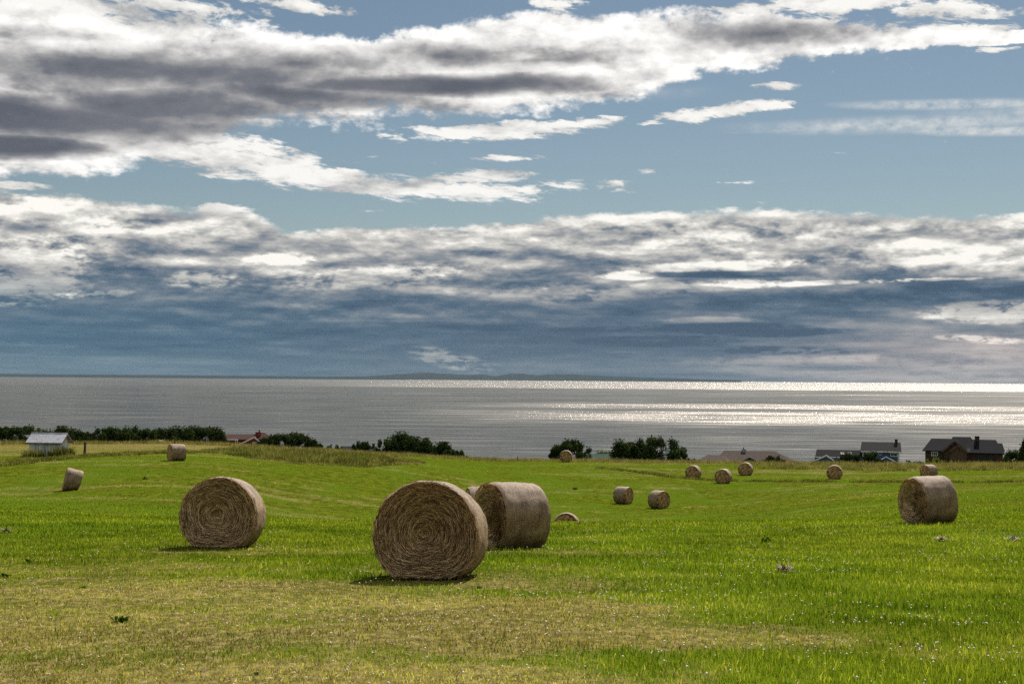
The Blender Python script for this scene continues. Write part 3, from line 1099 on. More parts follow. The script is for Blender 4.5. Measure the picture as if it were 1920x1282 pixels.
def spot(px, D, drop=0.0):
    d = ray(px, 860)
    hl = math.hypot(d[0], d[1])
    x, y = d[0] / hl * D, d[1] / hl * D
    return (x, y, float(ground_z(x, y)) - drop), math.atan2(x, y)


def build_shed():
    D = 150.0
    s_ = D / FPX
    loc, az = spot(92, D, 0.1)
    # ridge runs along local x; the near long wall looks at us, the gable at the right
    e_ = empty('shed', loc, -az + R(-24))
    Lx, Wy = 3.15, 2.3
    row0 = 851.0
    ez = loc[2]
    wallh = at(92, 826, D)[2] - ez
    ridge = at(92, 812, D)[2] - ez
    MB().box(-Lx / 2 + .03, Lx / 2 - .03, -Wy / 2 + .03, Wy / 2 - .03, -0.2, wallh - .02).build('wall', M_WHITEWOOD, e_)
    n = 10
    for k in range(n):
        x0 = -Lx / 2 + Lx * k / n
        for yy in ((-Wy / 2 - .0, -Wy / 2 + .028), (Wy / 2 - .028, Wy / 2)):
            MB().box(x0 + .008, x0 + Lx / n - .008, yy[0], yy[1], -0.2, wallh - .02 - random.random() * .01).build('board', M_WHITEWOOD, e_)
    n = 7
    for k in range(n):
        y0 = -Wy / 2 + Wy * k / n + .03 * (k == 0)
        y1 = -Wy / 2 + Wy * (k + 1) / n - .03 * (k == n - 1)
        f = lambda y_: wallh + (ridge - wallh) * (1 - abs(y_) / (Wy / 2)) - .07
        for xx in ((Lx / 2 - .03, Lx / 2), (-Lx / 2, -Lx / 2 + .03)):
            prof = [(y0 + .006, -0.2), (y1 - .006, -0.2), (y1 - .006, f(y1)), (y0 + .006, f(y0))]
            if y0 < 0 < y1:
                prof.insert(3, (0, f(0)))
            MB().prism(prof, 'x', xx[0], xx[1]).build('board', M_WHITEWOOD, e_)
    over, ox = 0.22, 0.30
    slope = (ridge - wallh) / (Wy / 2)
    roof = empty('roof', (0, 0, 0))
    roof.parent = e_
    for sg in (-1, 1):
        n = 6
        for k in range(n):
            x0 = -Lx / 2 - ox + (Lx + 2 * ox) * k / n
            x1 = x0 + (Lx + 2 * ox) / n + .03
            z0, y0 = wallh - over * slope, sg * (Wy / 2 + over)
            dz = .006 * (k % 2)
            mb = MB()
            q = [(x0, y0, z0 + dz), (x1, y0, z0 + dz), (x1, 0, ridge + dz), (x0, 0, ridge + dz)]
            if sg > 0:
                q = [q[1], q[0], q[3], q[2]]
            mb.slab(q, .02)
            for t in (0.12, 0.45, 0.78):
                xx = x0 + (x1 - x0) * t
                mb.beam((xx, y0, z0 + .012 + dz), (xx, 0, ridge + .012 + dz), .018, 5)
            mb.build('roof_panel', M_TIN, roof)
        MB().box(-Lx / 2 - ox, Lx / 2 + ox + .03, sg * (Wy / 2 + over) - .02, sg * (Wy / 2 + over) + .02, wallh - over * slope - .10, wallh - over * slope - .005).build('fascia', M_TRIM_BROWN, roof)
        for xe in (-Lx / 2 - ox - .02, Lx / 2 + ox + .03):
            mb = MB()
            q = [(xe, sg * (Wy / 2 + over), wallh - over * slope - .03), (xe + .03, sg * (Wy / 2 + over), wallh - over * slope - .03), (xe + .03, 0, ridge - .03), (xe, 0, ridge - .03)]
            mb.slab(q if sg < 0 else [q[1], q[0], q[3], q[2]], .11).build('barge_board', M_TRIM_BROWN, roof)
    MB().beam((-Lx / 2 - ox, 0, ridge + .01), (Lx / 2 + ox + .03, 0, ridge + .01), .05, 8).build('ridge_cap', M_TIN, roof)
    tag(e_, 'small white plank shed with a grey tin roof at the left', 'shed')


build_shed()


def post(px, D, row_top, w_, label, name='fence_post', mat=None):
    loc, az = spot(px, D, 0.15)
    h_ = at(px, row_top, D)[2] - loc[2]
    mb = MB()
    n = 8
    for k in range(5):
        pass
    P = []
    for k, zz in enumerate((0, h_ * .3, h_ * .6, h_ * .97, h_)):
        rr = w_ / 2 * (1.0, .98, .95, .92, .8)[k]
        for i in range(n):
            t = 2 * math.pi * i / n
            P.append((math.cos(t) * rr * (1 + .08 * math.sin(3 * t + k)) + .01 * k, math.sin(t) * rr, zz + (.02 * math.cos(t) if k == 4 else 0)))
    F = [tuple(range(n - 1, -1, -1)), tuple(range(4 * n, 5 * n))]
    for k in range(4):
        for i in range(n):
            F.append((k * n + i, k * n + (i + 1) % n, (k + 1) * n + (i + 1) % n, (k + 1) * n + i))
    o = mb.poly(P, F).build(name, mat or M_POST, None, loc)
    o.rotation_euler = (R(1.5), R(1), -az)
    tag(o, label, 'post')


post(158, 150, 828, .26, 'thick dark wooden post standing right of the white shed')
post(326.5, 178, 822, .16, 'dark wooden post rising behind the hay bale on the weedy bank')
post(970, 214, 855.5, .14, 'thin lone post on the field edge against the sea')
post(709, 176, 851, .10, 'slim pale post in the tall weeds before the dark bushes', mat=M_WHITE)

# ================================================================== grass
def grass_material(name, greens, drys, trans=0.45):
    m, b = new_mat(name)
    tint = b.node('ShaderNodeAttribute', attribute_name='tint').outputs['Fac']
    rnd = b.node('ShaderNodeAttribute', attribute_name='rnd').outputs['Fac']
    g = b.ramp(rnd, [(k / (len(greens) - 1), c) for k, c in enumerate(greens)])
    d = b.ramp(rnd, [(k / (len(drys) - 1), c) for k, c in enumerate(drys)])
    c = b.mix(tint, g, d)
    dif = b.node('ShaderNodeBsdfDiffuse')
    tr = b.node('ShaderNodeBsdfTranslucent')
    b.l.new(c, dif.inputs[0])
    b.l.new(b.mix(1.0, c, (1.15, 1.15, 0.7), 'MULTIPLY'), tr.inputs[0])
    mx = b.node('ShaderNodeMixShader')
    mx.inputs[0].default_value = trans
    b.l.new(dif.outputs[0], mx.inputs[1])
    b.l.new(tr.outputs[0], mx.inputs[2])
    b.l.new(mx.outputs[0], b.out.inputs[0])
    return m


def blades(name, X, Y, H, W, tint, rnd, lean, mat, base=None):
    n = len(X)
    Z = ground_z(X, Y) - 0.01 if base is None else base
    face = RNG.uniform(0, np.pi, n)
    la = RNG.uniform(0, 2 * np.pi, n)
    fx, fy = np.cos(face) * W / 2, np.sin(face) * W / 2
    lx, ly = np.cos(la) * lean * H, np.sin(la) * lean * H
    V = np.empty((n, 5, 3), np.float32)
    V[:, 0] = np.stack([X - fx, Y - fy, Z], -1)
    V[:, 1] = np.stack([X + fx, Y + fy, Z], -1)
    V[:, 2] = np.stack([X + fx * .8 + lx * .35, Y + fy * .8 + ly * .35, Z + H * .55], -1)
    V[:, 3] = np.stack([X - fx * .8 + lx * .35, Y - fy * .8 + ly * .35, Z + H * .55], -1)
    V[:, 4] = np.stack([X + lx, Y + ly, Z + H * np.sqrt(np.maximum(1 - (lean * .8) ** 2, .1))], -1)
    o = (np.arange(n) * 5)[:, None]
    F = np.concatenate([o + [0, 1, 2], o + [0, 2, 3], o + [3, 2, 4]], 0)
    me = fast_mesh(name, V.reshape(-1, 3), F)
    set_attr(me, 'tint', np.repeat(tint, 5))
    set_attr(me, 'rnd', np.repeat(rnd, 5))
    return link(name, me, mat)


M_GRASS = grass_material('meadow_grass',
                         [(.028, .064, .002), (.090, .156, .004), (.178, .246, .009), (.35, .38, .026)],
                         [(.10, .075, .018), (.25, .200, .050), (.40, .335, .105), (.58, .50, .20)])
M_ROUGH = grass_material('rough_grass',
                         [(.030, .048, .008), (.085, .110, .016), (.145, .160, .028), (.22, .22, .055)],
                         [(.11, .085, .034), (.21, .165, .068), (.31, .24, .115), (.42, .33, .17)], 0.3)


def near_grass():
    n = 490000
    D = np.exp(RNG.uniform(np.log(7.2), np.log(56.0), n))
    X = RNG.uniform(-1, 1, n) * (0.41 * D + 3.5)
    Y = D * 1.0
    # stands in clumps
    keep = RNG.random(n) < 0.45 + 0.75 * fbm(X / 0.28, Y / 0.22, 2, 77)
    X, Y, D = X[keep], Y[keep], D[keep]
    n = len(X)
    dr = dryness(X, Y)
    rnd = np.clip(RNG.normal(0.42, 0.24, n) + (fbm(X / 1.3, Y / 0.9, 3, 55) - 0.5) * 0.9 + (fbm(X / 6.0, Y / 2.5, 3, 56) - 0.5) * 0.6, 0, 1)
    isdry = (RNG.random(n) < sstep(dr, 0.10, 1.0) * 0.80).astype(float)
    tint = np.clip(isdry * RNG.uniform(.75, 1, n) + (1 - isdry) * RNG.uniform(0, .18, n), 0, 1)
    lush = 1 - sstep(dr, 0.15, 0.6)
    H = (0.040 + 0.034 * lush) * RNG.uniform(.55, 1.45, n) * (0.75 + 0.6 * fbm(X / 0.9, Y / 0.9, 2, 61))
    tall = RNG.random(n) < 0.012
    H = np.where(tall, H * 1.9, H)
    lean = np.clip(np.abs(RNG.normal(.35, .3, n)) + .35 * isdry * RNG.random(n), 0, 1.15)
    W = (0.0042 + 0.00030 * D) * RNG.uniform(.7, 1.3, n)
    o = blades('grass', X, Y, H, W, tint, rnd, lean, M_GRASS)
    tag(o, 'short green and straw-coloured grass of the hayfield', None, kind='stuff')


near_grass()


def far_grass():
    n = 120000
    D = np.exp(RNG.uniform(np.log(54.0), np.log(225.0), n))
    A = RNG.uniform(-0.42, 0.42, n)
    X, Y = np.sin(A) * D, np.cos(A) * D
    dr = dryness(X, Y)
    n1 = fbm(X / 5.0, Y / 3.0, 3, 91)
    keep = RNG.random(n) < 0.25 + 1.1 * n1
    X, Y, D, dr = X[keep], Y[keep], D[keep], dr[keep]
    n = len(X)
    rnd = np.clip(RNG.normal(0.40, 0.22, n) + (fbm(X / 9.0, Y / 4.0, 3, 57) - 0.5) * 0.9, 0, 1)
    isdry = (RNG.random(n) < sstep(dr, 0.1, 0.9) * 0.9).astype(float)
    tint = isdry * RNG.uniform(.6, 1, n) + (1 - isdry) * RNG.uniform(0, .2, n)
    H = RNG.uniform(.04, .10, n) * (0.7 + 0.9 * fbm(X / 3.0, Y / 3.0, 2, 62))
    W = (0.010 + 0.00030 * D) * RNG.uniform(.7, 1.3, n)
    o = blades('mown_grass', X, Y, H, W, tint, rnd, np.abs(RNG.normal(.4, .3, n)).clip(0, 1.1), M_GRASS)
    tag(o, 'mown grass of the lower field running to the houses', None, kind='stuff')


far_grass()


def hay_litter():
    n = 9000
    D = np.exp(RNG.uniform(np.log(7.8), np.log(40.0), n))
    A = RNG.uniform(-0.43, 0.43, n)
    X, Y = np.sin(A) * D, np.cos(A) * D
    dr = dryness(X, Y)
    k = RNG.random(n) < sstep(dr, .3, .8)
    X, Y, D = X[k], Y[k], D[k]
    for bx, by, br, m_ in LITTER:
        X = np.concatenate([X, bx + RNG.normal(0, br, m_)])
        Y = np.concatenate([Y, by + RNG.normal(0, br, m_)])
    n = len(X)
    Z = ground_z(X, Y) + RNG.uniform(.005, .035, n)
    a_ = RNG.uniform(0, np.pi, n)
    L_ = RNG.uniform(.010, .030, n)
    W_ = RNG.uniform(.0012, .0026, n) * (1 + np.hypot(X, Y) / 30)
    dx, dy, dz = np.cos(a_) * L_, np.sin(a_) * L_, RNG.normal(0, .012, n)
    sx_, sy_ = -np.sin(a_) * W_, np.cos(a_) * W_
    V = np.stack([np.stack([X - dx - sx_, Y - dy - sy_, Z - dz], -1), np.stack([X + dx - sx_, Y + dy - sy_, Z + dz], -1),
                  np.stack([X + dx + sx_, Y + dy + sy_, Z + dz + .003], -1), np.stack([X - dx + sx_, Y - dy + sy_, Z - dz + .003], -1)], 1)
    me = fast_mesh('hay_litter', V.reshape(-1, 3), np.arange(n * 4).reshape(n, 4))
    set_attr(me, 'rnd', np.repeat(RNG.uniform(.1, .6, n), 4))
    o = link('hay_litter', me, M_STRAW)
    tag(o, 'loose cut straw lying in the near grass', None, kind='stuff')


hay_litter()


def along(pts_px, n, spread, D_of=None):
    """points scattered along a line on the ground given by places of the photograph (px, D)"""
    P = []
    for px, D in pts_px:
        d = ray(px, 880)
        hl = math.hypot(d[0], d[1])
        P.append((d[0] / hl * D, d[1] / hl * D))
    P = np.array(P)
    seg = np.hypot(*np.diff(P, axis=0).T)
    cum = np.concatenate([[0], np.cumsum(seg)])
    t = RNG.uniform(0, cum[-1], n)
    i = np.clip(np.searchsorted(cum, t) - 1, 0, len(seg) - 1)
    f = (t - cum[i]) / seg[i]
    Q = P[i] + (P[i + 1] - P[i]) * f[:, None]
    return Q[:, 0] + RNG.normal(0, spread, n), Q[:, 1] + RNG.normal(0, spread, n), t


def strip(name, label, pts, n, spread, h0, h1, w_, dry_p, clump=3.0, seed=1, cut=0.35, mat=None):
    X, Y, t = along(pts, n, spread)
    cl = fbm(X / clump, Y / clump, 3, seed)
    k = cl > cut
    X, Y, cl = X[k], Y[k], cl[k]
    n = len(X)
    H = RNG.uniform(h0, h1, n) * (0.5 + 1.0 * cl)
    isdry = (RNG.random(n) < dry_p).astype(float)
    tint = isdry * RNG.uniform(.6, 1, n) + (1 - isdry) * RNG.uniform(0, .25, n)
    rnd = np.clip(RNG.normal(.45, .22, n) + (fbm(X / 1.0, Y / 1.0, 3, seed + 50) - .5) * 1.5, 0, 1)
    o = blades(name, X, Y, H, np.full(n, w_) * RNG.uniform(.6, 1.4, n), tint, rnd, np.abs(RNG.normal(.3, .22, n)).clip(0, .9), mat or M_ROUGH)
    tag(o, label, None, kind='stuff')
    return o


strip('ditch_grass', 'dark uncut grass along the shallow ditch at right', [(1125, 186), (1210, 172), (1300, 160), (1400, 156), (1480, 153), (1600, 150), (1700, 145), (1920, 143), (2300, 140)], 16000, .40, .12, .36, .045, .12, 1.8, 3, 0.34)
strip('bank_grass', 'rough green bank of uncut grass running left of the weeds past the shed', [(-300, 128), (0, 134), (60, 138), (130, 143), (200, 147), (280, 152), (360, 154), (470, 154)], 15000, .8, .10, .36, .05, .22, 1.6, 5, 0.40)
strip('bank_foot_grass', 'darker strip of grass at the foot of the left bank', [(-300, 124), (0, 130), (60, 134), (130, 139), (200, 143), (280, 147), (360, 150)], 6000, .4, .10, .32, .05, .05, 2.0, 6, 0.42)
strip('field_edge_grass', 'tall pale dry grass along the far edge of the field', [(-300, 214), (0, 216), (330, 214), (520, 206), (700, 206), (860, 214), (1040, 218), (1280, 216), (1500, 214), (1700, 212), (1920, 212), (2300, 210)], 42000, 2.6, .25, .70, .035, .72, 3.0, 7, 0.22)
strip('dry_field_margin', 'band of pale uncut grass in front of the right-hand houses', [(1440, 204), (1560, 200), (1700, 199), (1920, 198), (2300, 197)], 24000, 2.6, .20, .50, .035, .66, 2.2, 8, 0.28)
strip('margin_fringe_grass', 'thin dark fringe of grass under the pale margin at right', [(1380, 196), (1560, 192), (1700, 191), (1920, 190), (2300, 189)], 4500, .45, .15, .38, .05, .15, 2.0, 18, 0.42)  # narrow row of greener uncut grass below the margin


def weed_patch():
    # tall weeds on the bank between the far bale and the dark bushes
    n = 30000
    px = RNG.uniform(380, 800, n)
    lo = np.interp(px, [380, 470, 560, 690, 800], [157, 140, 136, 143, 163])
    hi = np.interp(px, [380, 470, 560, 690, 800], [168, 186, 192, 188, 172])
    D = lo + (hi - lo) * RNG.random(n) ** 1.2
    X, Y = (px - 960) / FPX * D, D * 1.0
    cl = fbm(X / 2.4, Y / 2.4, 3, 12)
    k = cl > 0.30
    X, Y, D, px, cl, lo = X[k], Y[k], D[k], px[k], cl[k], lo[k]
    n = len(X)
    front = sstep(D - lo, 1.5, 7.0)
    H = (0.18 + 0.46 * front * sstep(px, 380, 500) * sstep(px, 800, 690)) * RNG.uniform(.6, 1.25, n) * (.6 + .8 * cl)
    patch = fbm(X / 1.6, Y / 1.6, 3, 14)
    isdry = (RNG.random(n) < (0.10 + 0.30 * (1 - front) + 0.55 * sstep(D, 168, 184) + 0.5 * sstep(patch, .55, .7))).astype(float)
    tint = isdry * RNG.uniform(.5, .95, n) + (1 - isdry) * RNG.uniform(0, .3, n)
    rnd = np.clip(RNG.normal(.42, .22, n) + (fbm(X / 1.1, Y / 1.1, 3, 15) - .5) * 1.8, 0, 1)
    H = H * (.65 + .8 * fbm(X / .7, Y / .7, 2, 16))
    o = blades('tall_weeds', X, Y, H, RNG.uniform(.03, .07, n), tint, rnd, np.abs(RNG.normal(.22, .18, n)).clip(0, .8), M_ROUGH)
    tag(o, 'patch of tall olive weeds on the bank left of centre', None, kind='stuff')


weed_patch()


def clover():
    m = simple_mat('clover_white', (.72, .70, .62), (.55, .50, .42), 30.0, 0.8)
    n = 6500
    D = np.exp(RNG.uniform(np.log(9.0), np.log(44.0), n))
    A = RNG.uniform(-0.42, 0.42, n)
    X, Y = np.sin(A) * D, np.cos(A) * D
    p = px_of(X, Y)
    cl = fbm(X / 2.6, Y / 1.3, 3, 71)
    pr = sstep(cl, 0.46, 0.68) * (0.25 + 0.75 * sstep(p, 300, 1300)) * (0.25 + 0.75 * sstep(D, 12, 15)) + 0.04
    k = RNG.random(n) < pr
    X, Y, D = X[k], Y[k], D[k]
    n = len(X)
    r = RNG.uniform(.007, .012, n) * (1 + D * 0.012)
    Z = ground_z(X, Y) + RNG.uniform(.06, .13, n)
    oc = np.array([(1, 0, 0), (0, 1, 0), (-1, 0, 0), (0, -1, 0), (0, 0, .9), (0, 0, -.8)], float)
    V = np.stack([X, Y, Z], -1)[:, None, :] + oc[None] * r[:, None, None]
    f = np.array([(0, 1, 4), (1, 2, 4), (2, 3, 4), (3, 0, 4), (1, 0, 5), (2, 1, 5), (3, 2, 5), (0, 3, 5)])
    F = (np.arange(n) * 6)[:, None, None] + f[None]
    o = link('clover_flowers', fast_mesh('clover_flowers', V.reshape(-1, 3), F.reshape(-1, 3)), m)
    tag(o, 'white clover heads sprinkled through the near grass', None, kind='stuff')


clover()


# ------------------------------------------------------------------ single weeds and scraps of hay
M_DOCK = grass_material('dock_leaves', [(.012, .035, .004), (.022, .055, .006), (.035, .075, .008)], [(.05, .05, .01), (.08, .07, .02)], 0.3)


def dock(px, py, w_px, label, seed):
    p, D = on_ground(px, py)
    rs = np.random.default_rng(seed)
    sp = w_px * D / FPX / 2
    V, F, T = [], [], []
    n = 26
    for k in range(n):
        an, el_ = rs.uniform(0, 2 * np.pi), rs.uniform(.25, 1.2)
        ln, wd = sp * rs.uniform(.6, 1.2), sp * rs.uniform(.16, .28)
        d = np.array([math.cos(an) * math.cos(el_), math.sin(an) * math.cos(el_), math.sin(el_) * .8])
        sd = np.array([-math.sin(an), math.cos(an), 0])
        o = np.array([rs.normal(0, sp * .25), rs.normal(0, sp * .15), 0])
        i = len(V)
        for t, ww, dz in ((0, .15, 0), (.35, 1, .02), (.7, .8, -.0), (1, .05, -.25 * ln)):
            c = o + d * ln * t + np.array([0, 0, dz])
            V += [tuple(c - sd * wd * ww / 2), tuple(c + sd * wd * ww / 2)]
        F += [(i + 2 * q, i + 2 * q + 1, i + 2 * q + 3, i + 2 * q + 2) for q in range(3)]
        T += [rs.random()] * 8
    me = fast_mesh('dock_plant', V, np.array(F))
    set_attr(me, 'tint', np.zeros(len(V)))
    set_attr(me, 'rnd', T)
    o = link('dock_plant', me, M_DOCK, None, (p[0], p[1], p[2] - 0.005))
    tag(o, label, 'weed', 'broad-leaved weeds in the grass')


dock(228, 1166, 44, 'dark green leafy weed in the dry grass at lower left', 1)
dock(54, 1054, 28, 'dark leafy weed near the left edge, upper of two', 2)
dock(10, 1082, 30, 'dark leafy weed cut by the left edge of the picture, lower of two', 3)
dock(155, 1103, 18, 'small dark weed at left between the leafy pair and the lower weed', 4)
dock(415, 1090, 16, 'small dark weed below the bale standing alone at left', 5)
dock(1436, 1016, 34, 'wide dark tuft of weed in bright grass right of centre', 6)
dock(898, 1103, 22, 'small dark weed just below the nearest hay bale', 7)
dock(482, 1266, 16, 'dark weed at the bottom edge left of centre', 8)
dock(272, 898, 17, 'dark tuft in the mown slope above and left of the lone left bale', 9)
dock(1078, 917, 15, 'dark tuft in the mown slope left of the far bale pair', 10)


def hay_scrap(px, py, w_px, label, seed):
    p, D = on_ground(px, py)
    rs = np.random.default_rng(seed)
    sp = w_px * D / FPX / 2
    n = 50
    V, F, C = [], [], []
    for k in range(n):
        an, rr = rs.uniform(0, 2 * np.pi), abs(rs.normal(0, .45))
        c = np.array([math.cos(an) * rr * sp, math.sin(an) * rr * sp * .8, max(0, (.03 - .025 * rr)) * rs.random() + .05])
        d = rs.normal(0, 1, 3) * np.array([1, 1, .3])
        d = d / np.linalg.norm(d) * rs.uniform(.06, .16)
        s_ = np.cross(d, [0, 0, 1.0])
        s_ = s_ / (np.linalg.norm(s_) + 1e-6) * .008
        i = len(V)
        V += [tuple(c - d - s_), tuple(c - d + s_), tuple(c + d + s_), tuple(c + d - s_)]
        F.append((i, i + 1, i + 2, i + 3))
        C += [rs.random()] * 4
    V = np.array(V)
    V[:, 2] = np.maximum(V[:, 2], .01)
    me = fast_mesh('hay_scrap', V, np.array(F))
    set_attr(me, 'rnd', np.array(C) * .4)
    o = link('hay_scrap', me, M_STRAW, None, tuple(p))
    tag(o, label, 'hay', 'wisps of hay left on the field')


hay_scrap(12, 998, 26, 'brown wisp of dropped hay at the left edge of the picture', 1)
hay_scrap(1766, 1014, 26, 'wisp of dropped hay just below the weathered bale at right', 2)
hay_scrap(1900, 1013, 30, 'wisp of dropped hay near the right edge of the picture', 3)
hay_scrap(1470, 1073, 30, 'thin scatter of dropped hay in the clover right of centre', 4)

# ================================================================== trees
def leaf_material(name, c0, c1, c2, trans=0.2):
    m, b = new_mat(name)
    rnd = b.node('ShaderNodeAttribute', attribute_name='rnd').outputs['Fac']
    c = b.ramp(rnd, [(0, c0), (.5, c1), (1, c2)])
    dif = b.node('ShaderNodeBsdfDiffuse')
    tr = b.node('ShaderNodeBsdfTranslucent')
    b.l.new(c, dif.inputs[0])
    b.l.new(c, tr.inputs[0])
    mx = b.node('ShaderNodeMixShader')
    mx.inputs[0].default_value = trans
    b.l.new(dif.outputs[0], mx.inputs[1])
    b.l.new(tr.outputs[0], mx.inputs[2])
    b.l.new(mx.outputs[0], b.out.inputs[0])
    return m


M_DARKLEAF = leaf_material('dark_leaves', (.012, .022, .007), (.032, .050, .014), (.065, .088, .022))
M_PALELEAF = leaf_material('yellow_leaves', (.05, .075, .012), (.09, .12, .02), (.15, .17, .03), .4)
M_BARK = simple_mat('bark', (.07, .055, .04), (.035, .028, .02), 8.0)


def tree(px, D, w_px, top, label, kind='broad', seed=0, name='tree', mat=None, base_row=None, group=None, n_leaf=4600, leaf=0.21):
    rs = np.random.default_rng(seed + 500)
    loc, az = spot(px, D, 0.2)
    s_ = D / FPX
    Hh = at(px, top, D)[2] - loc[2]
    Rw = w_px * s_ / 2 * 1.36
    e_ = empty(name, loc, -az + rs.uniform(-.4, .4))
    low = 0.0
    ch = Hh - low
    # clumps fill the crown, more of them near its skin
    nc = {'broad': 44, 'pine': 48, 'conifer': 44, 'shrub': 26, 'hedge': 30}[kind]
    C = []
    for k in range(nc):
        t = rs.random() ** 1.05
        if kind == 'conifer':
            rad = (1 - t) ** 0.9
        elif kind == 'pine':
            rad = (1 - t ** 1.8) ** 0.7
        else:
            rad = math.sqrt(max(0.05, 1 - (abs(t - .42) / .60) ** 2))
        a_ = rs.uniform(0, 2 * np.pi)
        q = rad * rs.uniform(.45, .92) * Rw
        cr = {'broad': .30, 'pine': .31, 'conifer': .22, 'shrub': .36, 'hedge': .36}[kind] * min(Rw, ch * .6) * rs.uniform(.6, 1.15)
        zc = low + t * ch
        zc = min(zc, Hh - cr * (1.0 if kind in ('broad', 'shrub', 'hedge') else 1.25))
        C.append((math.cos(a_) * q, math.sin(a_) * q, max(zc, cr * .5), cr))
    C.append((0, 0, Hh - .5 * Rw * .3, .22 * min(Rw, ch * .5)))
    C = np.array(C)
    n = n_leaf
    wts = C[:, 3] ** 2
    idx = rs.choice(len(C), n, p=wts / wts.sum())
    v = rs.normal(0, 1, (n, 3))
    v /= np.linalg.norm(v, axis=1)[:, None]
    rr = rs.random(n) ** 0.45
    vert = 1.5 if kind in ('pine', 'conifer') else 1.0
    pos = C[idx, :3] + v * (C[idx, 3] * rr)[:, None] * np.array([1, 1, vert])
    # shoots that stand proud of the outline
    sh = (rs.random(n) < 0.22) & (pos[:, 2] > Hh * .55)
    pos[sh, 2] += rs.uniform(0, .8, sh.sum()) ** 1.6 * (1.6 if kind in ('pine', 'conifer') else .8)
    pos[:, 2] = np.clip(pos[:, 2], 0.05, Hh + .5)
    u = rs.normal(0, 1, (n, 3))
    u /= np.linalg.norm(u, axis=1)[:, None]
    w_ = np.cross(u, v)
    w_ /= (np.linalg.norm(w_, axis=1)[:, None] + 1e-6)
    sz = leaf * rs.uniform(.5, 1.3, n)
    su, sw = u * sz[:, None], w_ * (sz * .6)[:, None]
    V = np.stack([pos - su, pos + sw * .9, pos + su, pos - sw * .9], 1).reshape(-1, 3)
    F = np.arange(n * 4).reshape(n, 4)
    me = fast_mesh('crown', V, F)
    tone = np.clip(rs.normal(.45, .18, n) + (rs.random(len(C))[idx] - .5) * .6, 0, 1)
    set_attr(me, 'rnd', np.repeat(tone, 4))
    link('crown', me, mat or M_DARKLEAF, e_)
    # trunk and limbs
    mb = MB()
    r0 = max(.07, Rw * .06)
    zt = low + ch * .55

    def taper(p, q, ra, rb, nn_=7):
        p, q = Vector(p), Vector(q)
        d = (q - p).normalized()
        u_ = d.orthogonal().normalized()
        w2 = d.cross(u_)
        P = [c + (u_ * math.cos(2 * math.pi * k / nn_) + w2 * math.sin(2 * math.pi * k / nn_)) * r_ for c, r_ in ((p, ra), (q, rb)) for k in range(nn_)]
        mb.poly(P, [tuple(range(nn_ - 1, -1, -1)), tuple(range(nn_, 2 * nn_))] + [(k, (k + 1) % nn_, (k + 1) % nn_ + nn_, k + nn_) for k in range(nn_)])
    taper((0, 0, -.2), (.03, .02, zt), r0, r0 * .5)
    for k in range(7):
        c = C[rs.integers(len(C))]
        z0 = rs.uniform(.25, .95) * zt
        taper((0, 0, z0), (c[0] * .85, c[1] * .85, max(c[2] * .95, z0 + .05)), r0 * .35, r0 * .1, 5)
    mb.build('trunk', M_BARK, e_)
    tag(e_, label, 'tree' if name.endswith('tree') else 'shrub', group)
    return e_


# windbreak at the left, behind the dry field
GW = 'windbreak trees beyond the left field'
rowL = [(8, 34, 801, 'broad', 'dark tree at the left end of the windbreak, cut by the picture edge'), (50, 46, 798, 'broad', 'dark tree of the windbreak just left of the shed roof'),
        (92, 36, 808, 'shrub', 'low dark tree showing above the shed ridge'), (118, 30, 804, 'pine', 'dark tree right behind the gable end of the shed'),
        (140, 24, 809, 'pine', 'thin dark tree between the shed gable and the fence post'), (165, 26, 811, 'shrub', 'lowest dark tree of the windbreak, just right of the post'),
        (196, 36, 802, 'broad', 'tree at the left end of the long unbroken part of the windbreak'), (224, 34, 803, 'broad', 'second tree from the left of the long windbreak'),
        (250, 32, 803, 'pine', 'third tree from the left of the long windbreak'), (278, 34, 805, 'broad', 'tree of the long windbreak above the white box'),
        (305, 32, 804, 'broad', 'fifth tree from the left of the long windbreak'), (331, 34, 804, 'pine', 'tree of the long windbreak straight behind the bale by the bank'),
        (358, 32, 803, 'pine', 'tree of the long windbreak just right of the bale by the bank'), (384, 36, 802, 'broad', 'last but one windbreak tree before the red house'),
        (405, 26, 806, 'pine', 'windbreak tree touching the roof of the red house')]
for i, (p, w_, t_, k_, lb) in enumerate(rowL):
    tree(p, 262 + 6 * math.sin(i * 1.7), w_ * 1.45, t_, lb, k_, i, 'windbreak_tree', group=GW, n_leaf=4800)
tree(528, 262, 44, 815, 'dark rounded tree right of the red house, left of three', 'broad', 31, 'round_tree')
tree(556, 264, 40, 812, 'dark rounded tree right of the red house, tallest of three', 'broad', 32, 'round_tree')
tree(586, 262, 24, 825, 'small dark shrub right of the three rounded trees', 'shrub', 33, 'low_shrub')
tree(500, 256, 26, 823, 'low shrub against the right end of the red house', 'shrub', 30, 'low_shrub')
tree(678, 240, 30, 832, 'low dark shrub in front of the half-hidden slate roof', 'shrub', 34, 'low_shrub')
tree(722, 242, 44, 826, 'left shoulder of the dark pine clump, lower tree', 'broad', 35, 'dark_pine_tree')
tree(748, 244, 62, 814, 'tallest dark pine of the clump left of centre', 'pine', 36, 'dark_pine_tree', n_leaf=4200)
tree(774, 242, 44, 824, 'dark pine filling the right flank of the tall clump', 'pine', 37, 'dark_pine_tree')
tree(797, 240, 46, 827, 'pointed dark pine just right of the tall clump', 'pine', 38, 'dark_pine_tree')
tree(829, 236, 42, 834, 'small pointed pine at the right of the pine group', 'pine', 39, 'dark_pine_tree')
tree(853, 232, 36, 848, 'lowest shrub trailing off right of the pines', 'shrub', 40, 'low_shrub')
tree(626, 232, 34, 837, 'thin weedy shrub at the field edge left of the slate roof', 'shrub', 41, 'low_shrub', n_leaf=500)
